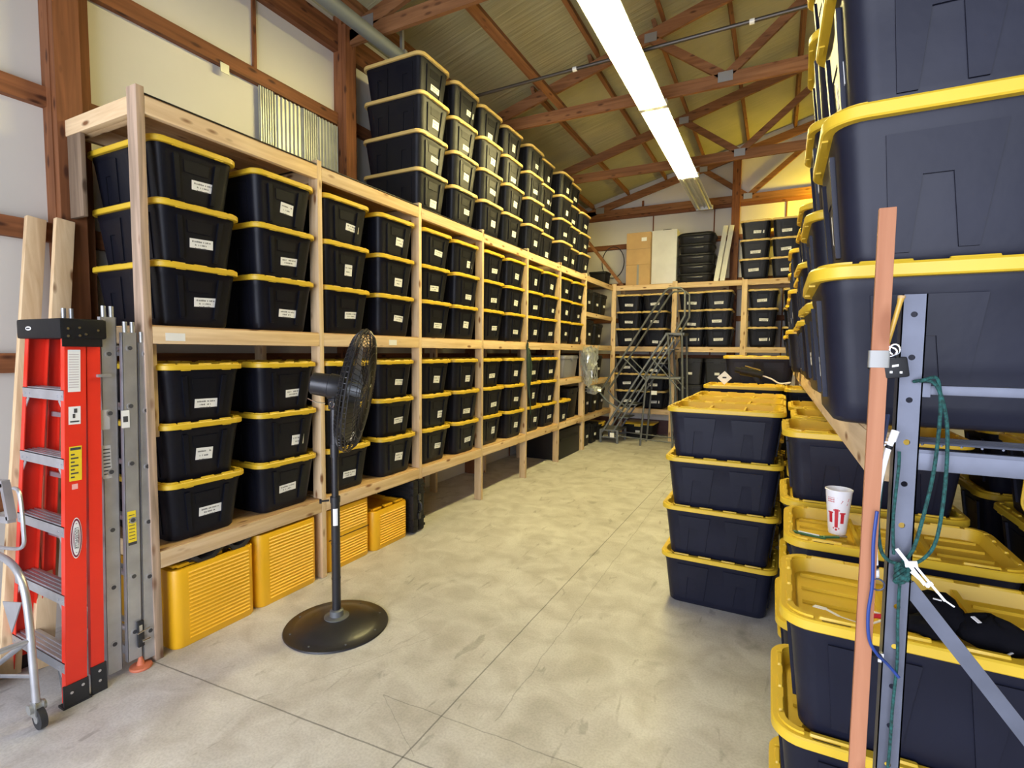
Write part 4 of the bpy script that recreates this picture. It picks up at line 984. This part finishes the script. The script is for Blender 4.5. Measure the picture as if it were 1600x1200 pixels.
# ================================================================== LADDERS ON THE LEFT
# red step ladder, folded
t = thing('step_ladder', 'red fibreglass step ladder with black cap and aluminium steps', 'ladder', (-3.2, 1.2, 0))
B0 = Vector((-3.2, 1.2, 0))
def lp(nm, b, mm, label=None, smooth=35):
    origin(b, B0); return part(nm, b, mm, t, label, smooth)
def rail(p0, p1, depth, flange, sgn, nm, mm=REDF):
    # channel rail: web facing outwards (x), flanges pointing inwards; runs p0 -> p1 at the web's front edge
    b = MB(); p0 = Vector(p0); p1 = Vector(p1); d = (p1-p0).normalized()
    yv = Vector((0, 1, 0)) - d*d.y; yv.normalize(); xv = yv.cross(d); xv = xv if xv.x > 0 else -xv
    c = (p0+p1)/2; L_ = (p1-p0).length/2
    b.obox(c + yv*depth/2, d*L_, yv*depth/2, xv*.002)
    b.obox(c + yv*.002 - xv*sgn*flange/2, d*L_, yv*.002, xv*flange/2)
    b.obox(c + yv*(depth-.002) - xv*sgn*flange/2, d*L_, yv*.002, xv*flange/2)
    return lp(nm, b, mm, smooth=0)
rt0, rt1 = (-2.935, 1.115, .02), (-2.985, 1.195, 1.76)
lf0, lf1 = (-3.52, 1.115, .02), (-3.385, 1.195, 1.76)
rail(rt0, rt1, .085, .035, 1, 'front_rail'); rail(lf0, lf1, .085, .035, -1, 'front_rail')
rail((-2.945, 1.225, .10), (-2.99, 1.285, 1.76), .055, .025, 1, 'rear_rail'); rail((-3.50, 1.225, .10), (-3.385, 1.285, 1.76), .055, .025, -1, 'rear_rail')
b = MB(); b.obox((-3.185, 1.265, 1.80), Vector((.225, 0, 0)), Vector((0, .095, 0)), Vector((0, 0, .048)), 0, .012); b.box((-2.972, 1.18, 1.715), (-2.966, 1.34, 1.80)); CAPO = lp('top_cap', b, BLACKD)
b = MB()
pts_ = [(.030*math.cos(q), .010*math.sin(q)) for q in [2*math.pi*k/20 for k in range(20)]]
b.loft([[Vector((-3.27 + u, 1.169 - .0008, 1.802 + w)) for u, w in pts_], [Vector((-3.27 + u, 1.169 - .002, 1.802 + w)) for u, w in pts_]]); b.box((-3.288, 1.1655, 1.798), (-3.252, 1.1668, 1.806), 1)
lp('cap_badge', b, [PAPER, INK], smooth=0).parent = CAPO
b = MB()
for (y, z) in ((1.20, 1.80), (1.20, 1.765), (1.245, 1.805), (1.245, 1.768), (1.27, 1.775), (1.32, 1.795)): b.cyl((-2.962, y, z), (-2.956, y, z), .006, 10)
lp('rivet', b, CHROME).parent = CAPO
for k in range(5):
    z = .215 + .3235*k; f = z/1.76; xr = -2.935 - .05*f; xl = -3.52 + .135*f; y = 1.115 + .08*f
    b = MB(); b.box((xl+.004, y-.004, z-.05), (xr-.004, y-.001, z)); b.box((xl+.004, y-.004, z-.003), (xr-.004, y+.085, z)); 
    for q in range(4): b.box((xl+.006, y + .004 + q*.02, z), (xr-.006, y + .012 + q*.02, z+.004))
    for xx in (xl+.03, xl+.08, xr-.06, xr-.02): b.cyl((xx, y-.007, z-.03), (xx, y-.004, z-.03), .005, 8)
    b.beam((xl+.004, y, z-.11), (xl+.055, y, z-.05), .018, .003, (0, 1, 0)); b.beam((xr-.004, y, z-.11), (xr-.055, y, z-.05), .018, .003, (0, 1, 0))
    lp('step', b, ALU, smooth=0)
for k in range(4):
    z = .40 + .32*k; f = z/1.76; b = MB(); b.box((-3.50 + .12*f, 1.245 + .06*f, z-.012), (-2.95 - .05*f, 1.255 + .06*f, z+.012)); lp('rear_brace', b, ALU, smooth=0)
b = MB(); b.beam((-2.95, 1.12, .02), (-3.03, 1.13, .20), .025, .004, (0, 1, 0)); lp('corner_brace', b, STEELD, smooth=0)
for (x, y, w) in ((-2.935, 1.108, .10), (-3.52, 1.108, .10)):
    b = MB(); b.obox((x, y+w/2, .055), Vector((.006, 0, 0)), Vector((0, w/2, 0)), Vector((0, 0, .055))); b.box((x-.045, y-.004, .0), (x+.008, y+w+.01, .010)); b.cyl((x+.006, y+.03, .07), (x+.010, y+.03, .07), .007, 10, 1); b.cyl((x+.006, y+.075, .085), (x+.010, y+.075, .085), .007, 10, 1); lp('rubber_foot', b, [RUBBER, CHROME], smooth=0)
for (x, y, w) in ((-2.942, 1.223, .065), (-3.50, 1.223, .065)):
    b = MB(); b.obox((x, y+w/2, .07), Vector((.006, 0, 0)), Vector((0, w/2, 0)), Vector((0, 0, .07))); b.cyl((x+.006, y+.033, .11), (x+.010, y+.033, .11), .007, 10, 1); b.cyl((x+.006, y+.033, .06), (x+.010, y+.033, .06), .007, 10, 1); lp('rubber_foot', b, [RUBBER, CHROME], smooth=0)
def rail_pt(z, dy, off=.0035):
    f = z/1.76; return Vector((-2.935 - .05*f + off, 1.115 + .08*f + dy, z))
def decal(nm, z0, z1, y0, y1, m0, marks=(), mi=INK, off=.0035):
    b = MB(); b.add([rail_pt(z0, y0, off), rail_pt(z0, y1, off), rail_pt(z1, y1, off), rail_pt(z1, y0, off)], [(0, 1, 2, 3)])
    for (za, zb, ya, yb) in marks: b.add([rail_pt(za, ya, off+.001), rail_pt(za, yb, off+.001), rail_pt(zb, yb, off+.001), rail_pt(zb, ya, off+.001)], [(0, 1, 2, 3)], 1)
    lp(nm, b, [m0, mi], smooth=0)
decal('white_sticker', 1.50, 1.70, .012, .062, PAPER, [(1.52+.012*k, 1.524+.012*k, .016, .055) for k in range(14)], mat('pale_print', (.55, .5, .5), .7))
decal('warning_sticker', 1.345, 1.43, .014, .062, PAPER, [(1.40, 1.42, .035, .048), (1.375, 1.395, .03, .04), (1.355, 1.362, .02, .056)])
decal('yellow_sticker', 1.075, 1.24, .016, .066, YSTK, [(1.222, 1.234, .020, .062)] + [(1.09+.018*k, 1.097+.018*k, .022, .022+.03*(1+k % 2)/2) for k in range(7)])
decal('small_sticker', 1.035, 1.06, .026, .050, mat('pale_red', (.9, .45, .42), .5))
b = MB()
def oval(ry, rz, off, mi):
    n = 28; b.add([rail_pt(.80 + rz*math.sin(q), .0425 + ry*math.cos(q), off) for q in [2*math.pi*k/n for k in range(n)]], [tuple(range(n))], mi)
oval(.0235, .098, .0035, 0); oval(.0215, .093, .0042, 1); oval(.0165, .083, .0048, 0); oval(.012, .072, .0054, 1)
oval_pts = 0
b.add([rail_pt(z_, y_, .0060) for z_, y_ in ((.732, .034), (.732, .051), (.868, .051), (.868, .034))], [(0, 1, 2, 3)], 0)
lp('logo_oval', b, [PAPER, MAROON], smooth=0)
# lettering LOUISVILLE up the rail
cu = bpy.data.curves.new('lettering', 'FONT'); cu.body = 'LOUISVILLE'; cu.size = .0185; cu.align_x = 'CENTER'; cu.align_y = 'CENTER'; cu.extrude = .0003; cu.offset = .0002; cu.space_character = 1.1
tmp = bpy.data.objects.new('tmp', cu); me_ = bpy.data.meshes.new_from_object(tmp); bpy.data.objects.remove(tmp); bpy.data.curves.remove(cu)
me_.materials.clear(); me_.materials.append(INK); lo_ = bpy.data.objects.new('lettering', me_); COL.objects.link(lo_)
f_ = .80/1.76; d_ = Vector((-.05, .08, 1.74)).normalized()
xx_ = -d_; zz_ = Vector((1, 0, 0)); zz_ = (zz_ - xx_*zz_.dot(xx_)).normalized(); yy_ = zz_.cross(xx_)
M_ = Matrix((xx_, yy_, zz_)).transposed().to_4x4(); M_.translation = rail_pt(.80, .0425, .0068) - B0
lo_.parent = t; lo_.matrix_local = M_

def ext_ladder(label, base, lean, H_, W_, sections, feet_orange=False):
    t = thing('extension_ladder', label, 'ladder', base, 0, 'aluminium extension ladders')
    for k, (dy, dx, z0, z1) in enumerate(sections):
        for sx_ in (0, -W_ + 2*dx):
            b = MB(); p = Vector((sx_ - dx, dy, z0)); q = Vector((sx_ - dx, dy + lean*(z1-z0), z1)); s_ = 1 if sx_ == 0 else -1
            d = (q-p).normalized(); c = (p+q)/2; L_ = (q-p).length/2
            b.obox(c + Vector((0, .034, 0)), d*L_, Vector((0, .034, 0)), Vector((.002, 0, 0)))
            b.obox(c + Vector((-s_*.012, .001, 0)), d*L_, Vector((0, .0015, 0)), Vector((.014, 0, 0))); b.obox(c + Vector((-s_*.012, .067, 0)), d*L_, Vector((0, .0015, 0)), Vector((.014, 0, 0)))
            nr = int((z1-z0-.15)/.30)
            for r_ in range(nr+1):
                z = z0 + .15 + .30*r_; y = dy + lean*(z-z0) + .034
                b.cyl((sx_-dx+s_*.002, y, z), (sx_-dx+s_*.0045, y, z), .0175, 16, 0); b.cyl((sx_-dx+s_*.0045, y, z), (sx_-dx+s_*.0052, y, z), .011, 14, 1)
            part('rail', b, [ALU, INK], t, smooth=30)
            b = MB()
            for q_ in (.018, .052): b.cyl((sx_-dx-s_*.008, dy + lean*(z1-z0)+q_, z1-.005), (sx_-dx-s_*.008, dy + lean*(z1-z0)+q_, z1+.055), .0105, 12)
            part('end_cap', b, GALV, t)
        nr = int((z1-z0-.15)/.30)
        for r_ in range(nr+1):
            z = z0 + .15 + .30*r_; y = dy + lean*(z-z0) + .034
            b = MB(); b.cyl((-dx-.002, y, z), (-W_+dx+.002, y, z), .014, 12); part('rung', b, ALU, t)
    return t
t1 = ext_ladder('grey aluminium extension ladder directly behind the red step ladder', (-2.995, 1.315, 0), .018, 1.87, .42, [(0, 0, .03, 1.865)])
b = MB(); b.add([(.0035, .015, 1.30), (.0035, .055, 1.30), (.0035, .055, 1.40), (.0035, .015, 1.40)], [(0, 1, 2, 3)]); b.add([(.0035, .015, 1.05), (.0035, .055, 1.05), (.0035, .055, 1.22), (.0035, .015, 1.22)], [(0, 1, 2, 3)]); 
for k in range(8): b.add([(.004, .02, 1.07+k*.018), (.004, .05, 1.07+k*.018), (.004, .05, 1.076+k*.018), (.004, .02, 1.076+k*.018)], [(0, 1, 2, 3)], 1)
part('sticker', b, [mat('pale_grey_sticker', (.5, .5, .5), .5), INK], t1, smooth=0)
b = MB(); b.box((.003, .0, 1.565), (.03, .06, 1.58), b=.003); part('rung_lock', b, ALU, t1)
t2 = ext_ladder('brighter aluminium extension ladder with orange foot pad beside the first post', (-2.975, 1.400, 0), .018, 1.79, .44, [(0, 0, .06, 1.79), (.075, .0, .03, 1.74)])
b = MB(); b.add([(.0035, .012, 1.30), (.0035, .05, 1.30), (.0035, .05, 1.39), (.0035, .012, 1.39)], [(0, 1, 2, 3)]); b.add([(.0042, .02, 1.33), (.0042, .042, 1.33), (.0042, .042, 1.36), (.0042, .02, 1.36)], [(0, 1, 2, 3)], 1); part('sticker', b, [PAPER, INK], t2, smooth=0)
b = MB(); b.add([(.0035, .022, .68), (.0035, .062, .68), (.0035, .062, .86), (.0035, .022, .86)], [(0, 1, 2, 3)]); b.add([(.0042, .022, .68), (.0042, .062, .68), (.0042, .062, .695), (.0042, .022, .695)], [(0, 1, 2, 3)], 1)
for k in range(8): b.add([(.0042, .027, .71+k*.018), (.0042, .055, .71+k*.018), (.0042, .055, .714+k*.018), (.0042, .027, .714+k*.018)], [(0, 1, 2, 3)], 1)
part('yellow_sticker', b, [YSTK, INK], t2, smooth=0)
b = MB(); b.box((.002, .045, .12), (.018, .075, .26), b=.003); b.cyl((.02, .06, .15), (.02, .10, .15), .008, 10, 1); b.cyl((.02, .04, .20), (.02, .10, .21), .005, 8, 1); b.box((.018, .05, .20), (.0195, .065, .24), 1); part('swivel_lock', b, [RUBBER, CHROME], t2)
b = MB(); b.lathe((.0, .06, 0), [(0, .0), (.05, .0), (.053, .006), (.05, .014), (.02, .02), (.008, .06), (0, .06)], 28); part('foot_pad', b, ORANGE, t2, 'orange round foot pad')
b = MB(); b.box((-.47, .04, .05), (-.01, .07, .10), b=.006); part('lower_bar', b, ALU, t2)

# spare boards against the wall
for k, (y0, y1, lab) in enumerate(((1.10, 1.36, 'left of two pale boards leaning on the wall behind the ladders'), (1.215, 1.46, 'right of two pale boards leaning on the wall beside the brown post'))):
    b = MB(); b.beam((-3.50 + .06*k, y0, 0), (-3.775 + .095*k, y1 + (.045, .040)[k], 2.44), .088, .038, (1, 0, 0), bev=.003)
    solo('pine_board', b, PINE[2], lab, 'board', (-3.5, y0, 0), 'pine boards by the wall')

# aluminium hand truck at the left edge
t = thing('hand_truck', 'silver tubular hand truck with caster wheel, cut by the left edge', 'hand truck', (-3.05, 1.0, 0)); B0 = Vector((-3.05, 1.0, 0))
b = MB()
for y in (1.0, .62):
    b.tube(smoothpts([(-3.55, y, .745), (-3.30, y, .735), (-3.12, y, .725), (-3.02, y, .690), (-2.965, y, .62), (-2.935, y, .48), (-2.922, y, .30), (-2.908, y, .115)], 6), .015, 12)
    b.tube([(-3.42, y, .10), (-2.925, y, .41)], .012, 10); b.tube([(-3.42, y, .08), (-2.918, y, .235)], .009, 10)
b.tube([(-2.93, 1.0, .40), (-2.93, .62, .40)], .012, 10); b.tube([(-3.2, 1.0, .73), (-3.2, .62, .73)], .012, 10)
lp('tube_frame', b, ALU)
b = MB(); b.add([(-3.16, .985, .53), (-2.965, .985, .57), (-3.08, .985, .40), (-3.16, .99, .53), (-2.965, .99, .57), (-3.08, .99, .40)], [(0, 1, 2), (5, 4, 3), (0, 3, 4, 1), (1, 4, 5, 2), (2, 5, 3, 0)]); lp('gusset', b, ALU, smooth=0)
b = MB(); b.tube(smoothpts([(-3.35, 1.0, .76), (-3.12, 1.0, .785), (-2.965, 1.0, .82), (-2.945, 1.0, .90), (-2.965, 1.0, 1.06), (-3.02, 1.0, 1.08)], 5), .008, 8); b.beam((-3.30, 1.0, 1.07), (-3.10, 1.0, 1.09), .03, .03); b.beam((-3.11, 1.0, 1.09), (-3.06, 1.0, .93), .03, .03); b.beam((-3.06, 1.0, .93), (-3.3, 1.0, .90), .03, .03); lp('upper_handle', b, ALU)
b = MB(); b.cyl((-2.905, .97, .095), (-2.905, 1.03, .095), .022, 14); b.box((-2.93, .985, .05), (-2.88, .99, .12)); b.box((-2.93, 1.016, .05), (-2.88, 1.02, .12)); lp('caster_fork', b, GALV)
b = MB(); b.cyl((-2.885, .99, .048), (-2.885, 1.015, .048), .047, 28); b.cyl((-2.885, .986, .048), (-2.885, 1.019, .048), .018, 14, 1); lp('caster_wheel', b, [RUBBER, GALV])
b = MB(); b.cyl((-3.43, .60, .075), (-3.43, 1.02, .075), .07, 24); lp('rear_wheel', b, RUBBER)

# ================================================================== ROLLING WAREHOUSE STEPS
t = thing('rolling_steps', 'grey tubular rolling warehouse steps with handrails before the back rack', 'rolling ladder', (-2.3, 9.7, 0)); B0 = Vector((-2.3, 9.7, 0))
NY, FYR = 9.40, 9.92
rail_n = [(-2.83, .80), (-2.95, .93), (-2.93, 1.0), (-1.81, 2.79), (-1.74, 2.84), (-1.55, 2.84), (-1.47, 2.77), (-1.46, 2.36), (-1.61, 2.07)]
for y in (NY, FYR):
    b = MB(); b.tube([(x, y, z) for x, z in rail_n], .019, 8); b.tube([(-2.83, y, .80), (-2.52, y, .60)], .019, 8); b.tube([(-2.55, y, 1.63), (-2.1, y, 1.20)], .014, 8); lp('handrail', b, STEELD)
    b = MB(); b.beam((-2.90, y, .20), (-1.76, y, 2.04), .03, .05, (0, 1, 0)); b.beam((-2.70, y, .20), (-1.62, y, 1.95), .025, .035, (0, 1, 0)); lp('stringer', b, STEELD)
    b = MB(); b.tube([(-2.18, y, 0), (-2.10, y, 1.20), (-2.10, y, 1.28)], .018, 8); b.tube([(-1.60, y, 0), (-1.74, y, 2.05)], .018, 8); b.tube([(-1.42, y, 0), (-1.50, y, 2.05)], .018, 8); b.tube([(-2.66, y, .15), (-1.42, y, .10)], .012, 8); b.tube([(-2.1, y, 1.25), (-1.52, y, 1.25)], .014, 8); b.tube([(-2.0, y, 1.6), (-1.5, y, 1.05)], .012, 8); lp('leg_frame', b, STEELD)
b = MB()
for y in (NY-.02, FYR+.02):
    for x in (-2.92, -2.60): b.box((x-.02, y-.02, .02), (x+.02, y+.02, .25)); b.cyl((x, y-.012, .02), (x, y+.012, .02), .022, 12)
b.box((-2.94, NY-.03, .23), (-2.58, FYR+.03, .255)); b.box((-2.93, NY-.035, .10), (-2.59, NY-.02, .125)); b.box((-2.93, FYR+.02, .10), (-2.59, FYR+.035, .125)); b.box((-2.60, NY, .10), (-2.585, FYR, .125)); lp('bottom_step', b, STEELD, smooth=0)
for k in range(7):
    z = .50 + .255*k; x = -2.66 + (z-.25)/1.84*1.14
    b = MB(); b.box((x-.09, NY+.02, z-.015), (x+.09, FYR-.02, z)); b.box((x-.09, NY+.02, z-.04), (x-.08, FYR-.02, z)); lp('tread', b, STEELD, smooth=0)
b = MB(); b.box((-1.78, NY, 2.03), (-1.46, FYR, 2.06)); b.box((-2.10, NY, 1.24), (-1.5, NY+.02, 1.28)); lp('platform', b, STEELD, smooth=0)
b = MB(); b.box((-2.74, NY-.036, .115), (-2.66, NY-.031, .20)); b.box((-2.0, NY-.01, .95), (-1.9, NY-.005, 1.02)); lp('notice_tag', b, PAPER, smooth=0)
